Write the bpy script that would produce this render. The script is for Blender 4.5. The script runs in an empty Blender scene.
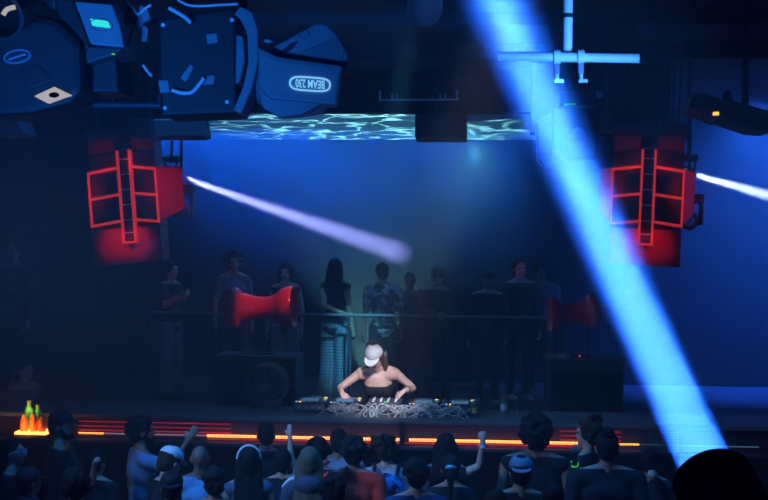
import bpy, bmesh, math, random
from mathutils import Vector, Matrix, Euler
random.seed(7)
SC = bpy.context.scene
C = SC.collection
PI = math.pi
R = math.radians

# ------------------------------------------------------------------ camera
CAM = Vector((0.86, 0.0, 3.3)); YAW = R(4.1); ROLL = R(0.55); F = 1200.0
FW = Vector((-math.sin(YAW), math.cos(YAW), 0)); RT0 = Vector((math.cos(YAW), math.sin(YAW), 0)); UP0 = Vector((0, 0, 1))
RT = RT0 * math.cos(ROLL) + UP0 * math.sin(ROLL)
UP = UP0 * math.cos(ROLL) - RT0 * math.sin(ROLL)
def at(px, py, y):
    """point of the room seen at a pixel of the photograph, on the plane at distance y"""
    d = FW + RT * ((px - 384) / F) + UP * ((250 - py) / F)
    return CAM + d * (y / d.y)
cd = bpy.data.cameras.new('camera'); cam = bpy.data.objects.new('camera', cd); C.objects.link(cam)
cd.sensor_width = 36; cd.lens = 36 * F / 768; cd.clip_end = 200
cam.matrix_world = Matrix(((RT.x, UP.x, -FW.x, CAM.x), (RT.y, UP.y, -FW.y, CAM.y), (RT.z, UP.z, -FW.z, CAM.z), (0, 0, 0, 1)))
SC.camera = cam

# ------------------------------------------------------------------ world, lights, exposure
vs = SC.view_settings
vs.view_transform = 'Standard'; vs.look = 'None'; vs.gamma = 1; vs.exposure = 0
SC.display_settings.display_device = 'sRGB'
SC.cycles.max_bounces = 6; SC.cycles.diffuse_bounces = 2; SC.cycles.glossy_bounces = 3; SC.cycles.volume_bounces = 1
SC.cycles.transparent_max_bounces = 16; SC.cycles.transmission_bounces = 6
w = bpy.data.worlds.new('night'); SC.world = w; w.use_nodes = True
wb = w.node_tree.nodes['Background']; wb.inputs[0].default_value = (0.004, 0.125, 1.0, 1); wb.inputs[1].default_value = 0.042

def aim(o, p, q):
    o.location = p
    o.rotation_euler = (Vector(q) - Vector(p)).to_track_quat('-Z', 'Y').to_euler()
def spot(name, p, q, power, col, deg, blend=0.3, radius=0.03):
    l = bpy.data.lights.new(name, 'SPOT'); l.energy = power; l.color = col; l.spot_size = R(deg); l.spot_blend = blend; l.shadow_soft_size = radius
    o = bpy.data.objects.new(name, l); C.objects.link(o); aim(o, p, q); return o
def area(name, p, q, power, col, sx, sy, spread=180):
    l = bpy.data.lights.new(name, 'AREA'); l.energy = power; l.color = col; l.shape = 'RECTANGLE'; l.size = sx; l.size_y = sy; l.spread = R(spread)
    o = bpy.data.objects.new(name, l); C.objects.link(o); aim(o, p, q); return o

HAZE = 0.015
B0 = at(713, 481, 4.0); B1 = at(496, -2, 7.4)
BEAM_DIR = (B1 - B0).normalized()
bl_ = area('blue_beam', B0, B1, 105, (0.13, 0.39, 1.0), 0.16, 0.16, 2.7); bl_.data.shape = 'DISK'
bh_ = area('blue_beam_edge', B0, B1, 400, (0.012, 0.13, 1.0), 0.18, 0.18, 5.2); bh_.data.shape = 'DISK'
L0 = at(181, 177, 12.6); L1 = at(398, 252, 16.5)
spot('violet_beam_left', L0, L1, 5.2e5, (0.36, 0.38, 1.0), 5.0, 1.0, 0.03)
R0 = at(695, 175, 12.6); R1 = at(872, 224, 16.5)
spot('violet_beam_right', R0, R1, 6e5, (0.42, 0.55, 1.0), 4.2, 0.8, 0.03)
# blue wash lamps hidden behind the ceiling edge of the booth
area('booth_wash_left', (-1.9, 13.4, 4.62), (-1.6, 16.4, 3.85), 560, (0.006, 0.115, 1.0), 2.2, 0.12, 42)
area('booth_wash_middle', (0.4, 13.4, 4.62), (0.4, 16.4, 3.85), 320, (0.008, 0.14, 1.0), 2.2, 0.12, 42)
area('right_wash', (5.0, 13.6, 4.9), (5.0, 16.4, 3.0), 1300, (0.016, 0.12, 1.0), 2.4, 0.3, 95)
spot('teal_wash', (0.95, 15.2, 4.62), (0.75, 16.4, 4.05), 800, (0.14, 0.72, 0.85), 95, 0.9, 0.06)
# key on the booth; unseen fills added for platform, dance floor, pipe and rig
spot('booth_key', (1.6, 6.2, 6.2), (-0.08, 11.95, 1.9), 3300, (0.84, 0.86, 1.0), 10, 0.8, 0.1)
spot('platform_teal', (0.4, 9.3, 5.1), (-0.45, 14.0, 2.05), 2100, (0.10, 0.56, 0.9), 11, 0.9, 0.08)
area('floor_fill', (0.0, 8.9, 5.15), (0.0, 9.2, 1.7), 48, (0.015, 0.26, 1.0), 5.0, 0.3, 70)  # added overhead fill for heads and shoulders of the crowd
area('crowd_side', (-4.2, 6.5, 4.4), (0.2, 9.8, 1.7), 21, (0.2, 0.44, 1.0), 0.8, 0.5, 50)
area('pipe_fill', (2.7, 3.0, 2.9), (1.35, 6.05, 4.3), 6.5, (0.05, 0.26, 1.0), 0.3, 0.3, 20)  # added outside the frame to light the pipe
area('rig_fill', (-0.7, 1.5, 2.8), (-0.7, 5.1, 4.15), 15, (0.012, 0.2, 1.0), 0.5, 0.4, 48)  # added outside the frame to light the near fixtures
rpl = spot('ripple_light', (-0.42, 15.6, 1.56), (-0.38, 15.3, 4.8), 3600, (0.32, 0.95, 1.0), 72, 0.25, 0.01)  # added patterned light standing in for wavy reflections on the ceiling
l = rpl.data; l.use_nodes = True; nt = l.node_tree; em = nt.nodes['Emission']
tc = nt.nodes.new('ShaderNodeTexCoord'); nz = nt.nodes.new('ShaderNodeTexNoise'); nz.inputs['Scale'].default_value = 5; nz.inputs['Detail'].default_value = 2
vo = nt.nodes.new('ShaderNodeTexVoronoi'); vo.feature = 'DISTANCE_TO_EDGE'; vo.inputs['Scale'].default_value = 4.6
mxv = nt.nodes.new('ShaderNodeMix'); mxv.data_type = 'RGBA'; mxv.blend_type = 'LINEAR_LIGHT'; mxv.inputs[0].default_value = 0.22
nt.links.new(tc.outputs['Normal'], nz.inputs['Vector']); nt.links.new(tc.outputs['Normal'], mxv.inputs[6]); nt.links.new(nz.outputs['Color'], mxv.inputs[7]); nt.links.new(mxv.outputs[2], vo.inputs['Vector'])
cr = nt.nodes.new('ShaderNodeValToRGB'); cr.color_ramp.elements[0].color = (1, 1, 1, 1); cr.color_ramp.elements[1].color = (0.02, 0.04, 0.05, 1); cr.color_ramp.elements[1].position = 0.055
nt.links.new(vo.outputs['Distance'], cr.inputs[0]); nt.links.new(cr.outputs[0], em.inputs['Color'])
spot('red_face_light', (2.3, 11.6, 4.3), at(520, 268, 14.5), 420, (1.0, 0.10, 0.12), 4, 0.6, 0.03)
# red spots added out of view to brighten the horns
spot('red_horn_left', (0.2, 11.2, 4.4), at(260, 308, 13.0), 230, (1.0, 0.22, 0.26), 13, 0.6, 0.05)
spot('red_horn_right', (2.9, 11.6, 4.5), at(562, 295, 13.4), 50, (1.0, 0.12, 0.16), 17, 0.6, 0.05)

# ------------------------------------------------------------------ materials
def mat(name, col, rough=0.6, metal=0.0, vary=0.15, scale=18, bump=0.0, spec=0.5):
    m = bpy.data.materials.new(name); m.use_nodes = True
    nt = m.node_tree; b = nt.nodes['Principled BSDF']
    b.inputs['Roughness'].default_value = rough; b.inputs['Metallic'].default_value = metal; b.inputs['Specular IOR Level'].default_value = spec
    tc = nt.nodes.new('ShaderNodeTexCoord'); n = nt.nodes.new('ShaderNodeTexNoise'); n.inputs['Scale'].default_value = scale; n.inputs['Detail'].default_value = 4
    nt.links.new(tc.outputs['Object'], n.inputs['Vector'])
    mx = nt.nodes.new('ShaderNodeMix'); mx.data_type = 'RGBA'
    mx.inputs[6].default_value = (*[c * (1 - vary) for c in col], 1); mx.inputs[7].default_value = (*[min(1, c * (1 + vary)) for c in col], 1)
    nt.links.new(n.outputs['Fac'], mx.inputs[0]); nt.links.new(mx.outputs[2], b.inputs['Base Color'])
    if bump:
        bp = nt.nodes.new('ShaderNodeBump'); bp.inputs['Strength'].default_value = bump; bp.inputs['Distance'].default_value = 0.01
        nt.links.new(n.outputs['Fac'], bp.inputs['Height']); nt.links.new(bp.outputs[0], b.inputs['Normal'])
    return m
def glow(name, col, s):
    m = bpy.data.materials.new(name); m.use_nodes = True
    b = m.node_tree.nodes['Principled BSDF']; b.inputs['Base Color'].default_value = (*[c * 0.3 for c in col], 1)
    b.inputs['Emission Color'].default_value = (*col, 1); b.inputs['Emission Strength'].default_value = s
    return m
def glass(name, col, rough=0.05, alpha=0.0):
    m = bpy.data.materials.new(name); m.use_nodes = True
    b = m.node_tree.nodes['Principled BSDF']; b.inputs['Base Color'].default_value = (*col, 1); b.inputs['Roughness'].default_value = rough
    b.inputs['Transmission Weight'].default_value = 0.9; b.inputs['IOR'].default_value = 1.2
    return m
def plaid(name, c0, c1, scale):
    m = mat(name, c0, 0.8); nt = m.node_tree; b = nt.nodes['Principled BSDF']
    tc = nt.nodes.new('ShaderNodeTexCoord'); wv = [nt.nodes.new('ShaderNodeTexWave') for _ in range(2)]
    wv[0].bands_direction = 'X'; wv[1].bands_direction = 'Z'
    for q in wv: q.inputs['Scale'].default_value = scale; nt.links.new(tc.outputs['Object'], q.inputs['Vector'])
    mt = nt.nodes.new('ShaderNodeMath'); mt.operation = 'MULTIPLY'; nt.links.new(wv[0].outputs['Fac'], mt.inputs[0]); nt.links.new(wv[1].outputs['Fac'], mt.inputs[1])
    mx = nt.nodes.new('ShaderNodeMix'); mx.data_type = 'RGBA'; mx.inputs[6].default_value = (*c0, 1); mx.inputs[7].default_value = (*c1, 1)
    nt.links.new(mt.outputs[0], mx.inputs[0]); nt.links.new(mx.outputs[2], b.inputs['Base Color']); return m
def blotch(name, c0, c1, scale, edge=0.5):
    m = mat(name, c0, 0.75); nt = m.node_tree; b = nt.nodes['Principled BSDF']
    n = [x for x in nt.nodes if x.type == 'TEX_NOISE'][0]; n.inputs['Scale'].default_value = scale
    cr = nt.nodes.new('ShaderNodeValToRGB'); cr.color_ramp.elements[0].position = edge - 0.04; cr.color_ramp.elements[1].position = edge + 0.04
    cr.color_ramp.elements[0].color = (*c0, 1); cr.color_ramp.elements[1].color = (*c1, 1)
    nt.links.new(n.outputs['Fac'], cr.inputs[0]); nt.links.new(cr.outputs[0], b.inputs['Base Color']); return m
M = dict(
    black=mat('black_metal', (0.012, 0.013, 0.016), 0.5, 0.0, 0.3),
    matte=mat('matte_black', (0.002, 0.002, 0.0024), 0.95, 0, 0.3, spec=0.02),
    dark=mat('dark_paint', (0.04, 0.045, 0.055), 0.55),
    grey=mat('grey_plastic', (0.16, 0.17, 0.19), 0.5),
    housing=mat('lamp_housing', (0.22, 0.24, 0.27), 0.45),
    steel=mat('steel', (0.55, 0.57, 0.6), 0.35, 0.9),
    chrome=mat('chrome', (0.75, 0.76, 0.78), 0.2, 1.0),
    pipe=mat('pipe_metal', (0.7, 0.72, 0.74), 0.5, 0.0),
    wall=mat('club_wall', (0.012, 0.014, 0.018), 0.95, 0, 0.25, 3),
    floor=mat('club_floor', (0.02, 0.02, 0.025), 0.5, 0, 0.3, 3),
    ceil=mat('club_ceiling', (0.03, 0.033, 0.04), 0.85, 0, 0.4, 4),
    deck=mat('counter_top', (0.13, 0.14, 0.15), 0.6, 0, 0.2, 8),
    red=mat('red_paint', (0.5, 0.012, 0.02), 0.35, 0, 0.1, 30),
    darkred=mat('dark_red_paint', (0.10, 0.006, 0.008), 0.5, 0, 0.1, 30),
    horn=mat('glossy_red', (0.55, 0.012, 0.022), 0.16, 0, 0.05, 10),
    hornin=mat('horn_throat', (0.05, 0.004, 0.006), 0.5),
    cable=mat('cable_rubber', (0.42, 0.45, 0.48), 0.4),
    cabledark=mat('dark_cable', (0.05, 0.05, 0.06), 0.4),
    white=mat('white_plastic', (0.75, 0.75, 0.75), 0.5),
    amberglass=glass('amber_glass', (0.9, 0.35, 0.03)), greenglass=glass('green_glass', (0.15, 0.6, 0.2)), clear=glass('clear_plastic', (0.8, 0.9, 0.95)),
    redcap=mat('red_cap', (0.6, 0.02, 0.02), 0.4),
    led_amber=glow('amber_led', (1.0, 0.27, 0.05), 4.5), led_red=glow('red_led', (0.9, 0.02, 0.04), 0.55), led_dim=glow('pink_led', (0.75, 0.4, 0.5), 0.5),
    led_rib=glow('red_rib_led', (1.0, 0.045, 0.03), 0.4), led_strip=glow('red_strip_led', (1.0, 0.05, 0.03), 0.6),
    lcd=glow('lcd_screen', (0.03, 0.9, 0.6), 0.85), blue_led=glow('blue_led', (0.1, 0.5, 1.0), 1.5), orange_led=glow('orange_led', (1.0, 0.35, 0.05), 2.5),
    green_led=glow('green_led', (0.05, 0.8, 0.15), 0.6), red_dot=glow('red_indicator', (1, 0.05, 0.03), 2.0), cream_glow=glow('cream_lens_glint', (1.0, 0.78, 0.42), 0.42),
    text=glow('lit_lettering', (0.22, 0.65, 1.0), 0.85), ring=mat('emblem_grey', (0.2, 0.24, 0.3), 0.5), screen=glow('screen_and_line_glow', (0.2, 0.45, 0.75), 0.22),
    lens=glow('beam_lens', (0.3, 0.6, 1.0), 6.0), vlens=glow('violet_lens', (0.8, 0.75, 1.0), 6.0),
)

# ------------------------------------------------------------------ mesh helpers
class MB:
    def __init__(s): s.v = []; s.f = []
    def add(s, vs, fs):
        k = len(s.v); s.v += [Vector(p) for p in vs]; s.f += [tuple(i + k for i in f) for f in fs]; return s
    def box(s, c, size, rot=None, taper=1.0):
        c = Vector(c); hx, hy, hz = [q / 2 for q in size]; m = Euler(rot).to_matrix() if rot is not None and not isinstance(rot, Matrix) else (rot if rot is not None else Matrix.Identity(3))
        P = []
        for z in (-1, 1):
            t = taper if z > 0 else 1
            for x, y in ((-1, -1), (1, -1), (1, 1), (-1, 1)): P.append(c + m @ Vector((x * hx * t, y * hy * t, z * hz)))
        return s.add(P, [(3, 2, 1, 0), (4, 5, 6, 7), (0, 1, 5, 4), (1, 2, 6, 5), (2, 3, 7, 6), (3, 0, 4, 7)])
    def lathe(s, prof, p0, ax, seg=20, cap=True):
        """prof: list of (distance along axis, radius)"""
        ax = Vector(ax).normalized(); p0 = Vector(p0); u = ax.orthogonal().normalized(); v = ax.cross(u)
        P = []; Fc = []
        for d, r in prof:
            for i in range(seg):
                a = 2 * PI * i / seg; P.append(p0 + ax * d + (u * math.cos(a) + v * math.sin(a)) * max(r, 1e-4))
        for j in range(len(prof) - 1):
            for i in range(seg):
                k = (i + 1) % seg; Fc.append((j * seg + i, j * seg + k, (j + 1) * seg + k, (j + 1) * seg + i))
        if cap: Fc.append(tuple(range(seg - 1, -1, -1))); Fc.append(tuple((len(prof) - 1) * seg + i for i in range(seg)))
        return s.add(P, Fc)
    def cyl(s, p, q, r, seg=14, r2=None):
        p = Vector(p); q = Vector(q); return s.lathe([(0, r), ((q - p).length, r if r2 is None else r2)], p, q - p, seg)
    def cap(s, p, q, r0, r1, seg=12):
        p = Vector(p); q = Vector(q); d = q - p; L = d.length
        if L < 1e-5: d = Vector((0, 0, 1)); L = 1e-5
        pr = [(-r0 * math.cos(a), r0 * math.sin(a)) for a in (0.01, 0.5, 1.0, PI / 2)] + [(L + r1 * math.sin(a), r1 * math.cos(a)) for a in (0, 0.55, 1.05, 1.56)]
        return s.lathe(pr, p, d, seg)
    def ell(s, c, rad, m=None, seg=14, rings=9):
        c = Vector(c); m = m or Matrix.Identity(3); P = []; Fc = []
        for j in range(rings + 1):
            t = PI * (j + 0.02) / (rings + 0.04)
            for i in range(seg):
                a = 2 * PI * i / seg; P.append(c + m @ Vector((rad[0] * math.sin(t) * math.cos(a), rad[1] * math.sin(t) * math.sin(a), rad[2] * math.cos(t))))
        for j in range(rings):
            for i in range(seg):
                k = (i + 1) % seg; Fc.append((j * seg + i, (j + 1) * seg + i, (j + 1) * seg + k, j * seg + k))
        Fc.append(tuple(range(seg))); Fc.append(tuple(rings * seg + i for i in range(seg - 1, -1, -1)))
        return s.add(P, Fc)
    def tube(s, pts, r, seg=8):
        pts = [Vector(p) for p in pts]; P = []; Fc = []; u = None
        for j, p in enumerate(pts):
            t = (pts[min(j + 1, len(pts) - 1)] - pts[max(j - 1, 0)]).normalized()
            u = t.orthogonal().normalized() if u is None else (u - t * u.dot(t)).normalized()
            v = t.cross(u)
            for i in range(seg):
                a = 2 * PI * i / seg; P.append(p + (u * math.cos(a) + v * math.sin(a)) * r)
        for j in range(len(pts) - 1):
            for i in range(seg):
                k = (i + 1) % seg; Fc.append((j * seg + i, j * seg + k, (j + 1) * seg + k, (j + 1) * seg + i))
        Fc.append(tuple(range(seg - 1, -1, -1))); Fc.append(tuple((len(pts) - 1) * seg + i for i in range(seg)))
        return s.add(P, Fc)
    def prism(s, front, back):
        n = len(front); return s.add(list(front) + list(back), [tuple(range(n)), tuple(range(2 * n - 1, n - 1, -1))] + [(i, i + n, (i + 1) % n + n, (i + 1) % n) for i in range(n)])
    def mesh(s, name):
        me = bpy.data.meshes.new(name); me.from_pydata([tuple(p) for p in s.v], [], s.f); me.validate()
        bm = bmesh.new(); bm.from_mesh(me); bmesh.ops.recalc_face_normals(bm, faces=bm.faces[:]); bm.to_mesh(me); bm.free()
        return me
    def build(s, name, m, parent=None, smooth=0, bevel=0, loc=None):
        me = s.mesh(name)
        return link(name, me, m, parent, smooth, bevel, loc)
def wm(o):
    return (wm(o.parent) @ o.matrix_parent_inverse @ o.matrix_basis) if o.parent else o.matrix_basis.copy()
def link(name, me, m, parent=None, smooth=0, bevel=0, loc=None, local=False):
    o = bpy.data.objects.new(name, me); C.objects.link(o)
    for mm in (m if isinstance(m, (list, tuple)) else [m]): me.materials.append(mm)
    if smooth:
        for p in me.polygons: p.use_smooth = True
        if smooth < 180:
            try: me.set_sharp_from_angle(angle=R(smooth))
            except Exception: pass
    if loc is not None:
        me.transform(Matrix.Translation(-Vector(loc))); o.location = loc
    if bevel:
        b = o.modifiers.new('bevel', 'BEVEL'); b.width = bevel; b.segments = 2; b.limit_method = 'ANGLE'
    if parent:
        o.parent = parent
        if not local: o.matrix_parent_inverse = wm(parent).inverted()
    return o
def tag(o, label, cat, group=None, kind=None):
    o['label'] = label; o['category'] = cat
    if group: o['group'] = group
    if kind: o['kind'] = kind
    return o
def empty(name, loc, label, cat, group=None, rot=(0, 0, 0)):
    o = bpy.data.objects.new(name, None); C.objects.link(o); o.location = loc; o.rotation_euler = rot; o.empty_display_size = 0.1
    return tag(o, label, cat, group)
def struct(name, mb, m, **k):
    o = mb.build(name, m, **k); o['kind'] = 'structure'; return o
def catmull(P, n=8):
    P = [Vector(p) for p in P]; out = []
    for i in range(len(P) - 1):
        a, b, c, d = P[max(i - 1, 0)], P[i], P[i + 1], P[min(i + 2, len(P) - 1)]
        for k in range(n):
            t = k / n; out.append(0.5 * ((2 * b) + (c - a) * t + (2 * a - 5 * b + 4 * c - d) * t * t + (3 * b - a - 3 * c + d) * t ** 3))
    return out + [P[-1]]
def copy_tree(o, parent=None):
    c = o.copy(); C.objects.link(c)
    if parent: c.parent = parent
    for ch in list(o.children): copy_tree(ch, c)
    return c

# ------------------------------------------------------------------ the room
XL, XR, YF, YB, ZC = -7.0, 8.0, -3.0, 16.5, 5.25
struct('floor', MB().box(((XL + XR) / 2, (YF + YB) / 2, -0.1), (XR - XL, YB - YF, 0.2)), M['floor'])
struct('wall_back', MB().box(((XL + XR) / 2, YB + 0.15, 2.6), (XR - XL, 0.3, 5.6)), mat('black_drape', (0.0004, 0.0004, 0.0005), 1.0, 0, 0.3, 3, spec=0.0))
struct('wall_left', MB().box((XL - 0.15, 13.0, 2.6), (0.3, 8.0, 5.6)), M['wall'])
struct('wall_right', MB().box((XR + 0.15, 13.0, 2.6), (0.3, 8.0, 5.6)), M['wall'])
struct('ceiling', MB().box(((XL + XR) / 2, 12.6, ZC + 0.1), (XR - XL, 7.9, 0.2)), M['ceil'])
FY = 13.0; FZ = 4.80
struct('trim_1', MB().box((-0.4, FY, (FZ + ZC) / 2 - 0.01), (6.6, 0.24, ZC - FZ)), M['matte'])            # edge beam over the booth
struct('trim_2', MB().box((0.5, 11.4, ZC - 0.07), (14, 0.12, 0.14)), M['ceil'])
struct('trim_3', MB().box((0.5, 9.9, ZC - 0.05), (14, 0.09, 0.1)), M['ceil'])
# pale booth ceiling; its wavy reflections are cast by an added patterned light
cb = struct('ceiling_booth', MB().box((-0.35, (FY + YB) / 2 + 0.06, FZ + 0.06), (5.7, YB - FY - 0.14, 0.08)), mat('dim_ceiling', (0.2, 0.23, 0.235), 0.6, 0, 0.2, 5))
struct('trim_4', MB().box(((-6.9 + at(203, 130, 12.6).x) / 2, 12.6, (at(100, 138, 12.6).z + ZC) / 2), (at(203, 130, 12.6).x + 6.9, 0.5, ZC - at(100, 138, 12.6).z)), M['matte'])
struct('trim_5', MB().box(((at(531, 130, 12.7).x + at(668, 130, 12.7).x) / 2, 12.7, (at(600, 134, 12.7).z + ZC) / 2), (at(668, 130, 12.7).x - at(531, 130, 12.7).x, 0.3, ZC - at(600, 134, 12.7).z)), M['matte'])
# raised floor of the booth and the platform behind it
PZ = 1.5
struct('floor_booth', MB().box((0.3, 12.85, 0.25), (13.6, 1.3, 0.5)), M['floor'])
struct('floor_platform', MB().box((0.3, 14.99, PZ / 2), (14, 3.0, PZ)), M['floor'])
# haze: the smoke that hangs in the whole room
hm = bpy.data.materials.new('haze'); hm.use_nodes = True; nt = hm.node_tree; nt.nodes.clear()
out = nt.nodes.new('ShaderNodeOutputMaterial'); vsn = nt.nodes.new('ShaderNodeVolumeScatter'); vsn.inputs['Color'].default_value = (0.9, 0.95, 1, 1)
vsn.inputs['Density'].default_value = HAZE; vsn.inputs['Anisotropy'].default_value = 0.15; nt.links.new(vsn.outputs[0], out.inputs['Volume'])
hz = MB().box(((XL + XR) / 2, 6.6, 2.7), (XR - XL + 0.2, 20.0, 5.7)).build('haze', hm)
tag(hz, 'thin blue smoke haze hanging through the whole club room', 'haze', kind='stuff')

# ------------------------------------------------------------------ counter with its lit front
CZ = 1.70; CY0, CY1 = 11.3, 12.12
ct = empty('stage_counter', (0, 11.5, 0), 'long dark counter in front of the performer with glowing orange strip along its front', 'counter')
MB().box((0.3, (CY0 + CY1) / 2, CZ - 0.02), (13.6, CY1 - CY0, 0.04)).build('counter_top', M['deck'], ct, bevel=0.006)
MB().box((0.3, CY0 + 0.06, 0.72), (13.6, 0.06, 1.44)).build('front_panel', M['matte'], ct)
MB().box((0.3, CY0 + 0.13, 1.555), (13.6, 0.03, 0.25)).build('back_panel', mat('plum_panel', (0.035, 0.014, 0.022), 0.6), ct)
MB().box((0.3, CY0 + 0.01, 1.435), (13.6, 0.1, 0.03)).build('lower_ledge', M['dark'], ct)
xs = lambda px: at(px, 436, CY0).x
def strip(name, a, b, z, m, r=0.009, y=CY0 + 0.05):
    return MB().cyl((xs(a), y, z), (xs(b), y, z), r, 8).build(name, m, ct)
strip('led_strip', 206, 404, 1.505, M['led_amber'], 0.013); strip('led_strip', 409, 582, 1.505, M['led_amber'], 0.013)
strip('led_strip', 77, 102, 1.505, M['led_amber'], 0.008); strip('led_strip', 103, 205, 1.505, M['led_dim'], 0.008)
strip('led_strip', 583, 640, 1.505, M['led_amber'], 0.008); strip('led_strip', 641, 760, 1.505, M['screen'], 0.005)  # last piece: blue light on the counter line, put in as faint glow
for z in (1.535, 1.575, 1.62):
    strip('red_led_strip', 77, 230, z, M['led_red'], 0.006); strip('red_led_strip', 560, 622, z, M['led_red'], 0.006)
strip('red_led_strip', 206, 600, 1.475, M['led_red'], 0.008)
g = MB()
x = xs(60)
while x < xs(680):
    g.box((x, CY0 + 0.015, 1.555), (0.004, 0.004, 0.21)); x += 0.024
for k in range(9): g.box(((xs(60) + xs(680)) / 2, CY0 + 0.015, 1.46 + k * 0.024), (xs(680) - xs(60), 0.004, 0.004))
g.build('mesh_grille', M['grey'], ct)
for px in (60, 230, 400, 560, 640): MB().box((xs(px) + 0.02, CY0 + 0.02, 1.555), (0.05, 0.05, 0.25)).build('post', M['black'], ct) if px in (400, 680) else None

# ------------------------------------------------------------------ guard rail on the platform
gr = empty('guard_rail', (0, 13.45, PZ), 'thin dark guard rail with wire infill in front of the people on the platform', 'railing')
RY = 13.45; RZ = at(385, 315.5, RY).z
xr = lambda px: at(px, 315, RY).x
MB().cyl((xr(150), RY, RZ), (xr(548), RY, RZ), 0.016, 10).build('handrail', M['grey'], gr, smooth=60)
for px in (151, 250, 349, 448, 547): MB().cyl((xr(px), RY, PZ), (xr(px), RY, RZ), 0.014, 10).build('post', M['dark'], gr, smooth=60)
g = MB()
for k in range(1, 30):
    z = PZ + (RZ - PZ) * k / 30; g.box(((xr(150) + xr(548)) / 2, RY, z), (xr(548) - xr(150), 0.004, 0.004))
g.build('wire_infill', M['black'], gr)

# ------------------------------------------------------------------ people
VOX = 0.0105
def remesh(mb, name, vox, smooth_it=4, cuts=()):
    me = mb.mesh('tmp'); o = bpy.data.objects.new('tmp', me); C.objects.link(o)
    r = o.modifiers.new('r', 'REMESH'); r.mode = 'VOXEL'; r.voxel_size = vox; r.use_smooth_shade = True
    s = o.modifiers.new('s', 'SMOOTH'); s.factor = 0.5; s.iterations = smooth_it
    dg = bpy.context.evaluated_depsgraph_get(); ev = o.evaluated_get(dg)
    out = bpy.data.meshes.new_from_object(ev, depsgraph=dg); out.name = name
    bpy.data.objects.remove(o); bpy.data.meshes.remove(me)
    if cuts:
        bm = bmesh.new(); bm.from_mesh(out)
        for co, no in cuts:
            bmesh.ops.bisect_plane(bm, geom=bm.verts[:] + bm.edges[:] + bm.faces[:], plane_co=co, plane_no=no, clear_outer=True)
        bm.to_mesh(out); bm.free()
    for p in out.polygons: p.use_smooth = True
    return out
SKIN = {}
def cloth(col, rough=0.85):
    k = tuple(col) + (rough,)
    if k not in SKIN: SKIN[k] = mat('cloth', col, rough, 0, 0.18, 25, 0.15, 0.25)
    return SKIN[k]
def skinm(col):
    k = ('s',) + tuple(col)
    if k not in SKIN: SKIN[k] = mat('skin', col, 0.5, 0, 0.08, 12)
    return SKIN[k]
def hairm(col):
    k = ('h',) + tuple(col)
    if k not in SKIN: SKIN[k] = mat('hair', col, 0.75, 0, 0.3, 60, 0.4, 0.15)
    return SKIN[k]
LIGHT = (0.62, 0.40, 0.31); TAN = (0.42, 0.25, 0.17); DEEP = (0.16, 0.085, 0.055)
BLK = (0.012, 0.011, 0.012); BRN = (0.05, 0.028, 0.016); BLOND = (0.30, 0.20, 0.10)

def hand(mb, w, d, n, thumb, curl, k=1.0):
    """palm, four unequal bent fingers and a thumb; w wrist, d along the hand, n palm side, thumb side vector"""
    d = d.normalized(); n = (n - d * n.dot(d)).normalized(); t = (thumb - d * thumb.dot(d) - n * thumb.dot(n)); t = t.normalized() if t.length > 1e-4 else d.cross(n)
    m = Matrix((t, d, n)).transposed()
    mb.ell(w + d * 0.045 * k, (0.040 * k, 0.052 * k, 0.017 * k), m)
    mb.cap(w - d * 0.02 * k, w + d * 0.04 * k, 0.024 * k, 0.022 * k, 10)
    for i, (off, ln) in enumerate(((0.029, 0.070), (0.010, 0.080), (-0.009, 0.073), (-0.027, 0.056))):
        p = w + d * (0.088 - 0.004 * abs(i - 1)) * k + t * off * k; a = 0.15 + curl * 1.25; dd = d.copy(); q = p
        sp = t * off * 0.5 * (1 - curl)
        for j, fr in enumerate((0.45, 0.32, 0.23)):
            dd = (dd * math.cos(a) + n * math.sin(a)).normalized() if j == 0 else (Matrix.Rotation(a * 0.9, 3, t.cross(Vector((0, 0, 0))) if False else (d.cross(n))) @ dd).normalized()
            e = q + (dd + sp).normalized() * ln * fr * k; mb.cap(q, e, 0.0095 * k, 0.0085 * k, 8); q = e
    p = w + d * 0.025 * k + t * 0.026 * k; q = p + (t * 0.75 + d * 0.7 + n * 0.25).normalized() * 0.036 * k
    e = q + (d * 0.9 + t * (0.35 - 0.5 * curl) + n * (0.2 + 0.6 * curl)).normalized() * 0.032 * k
    mb.cap(p, q, 0.014 * k, 0.011 * k, 8); mb.cap(q, e, 0.011 * k, 0.009 * k, 8)

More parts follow.
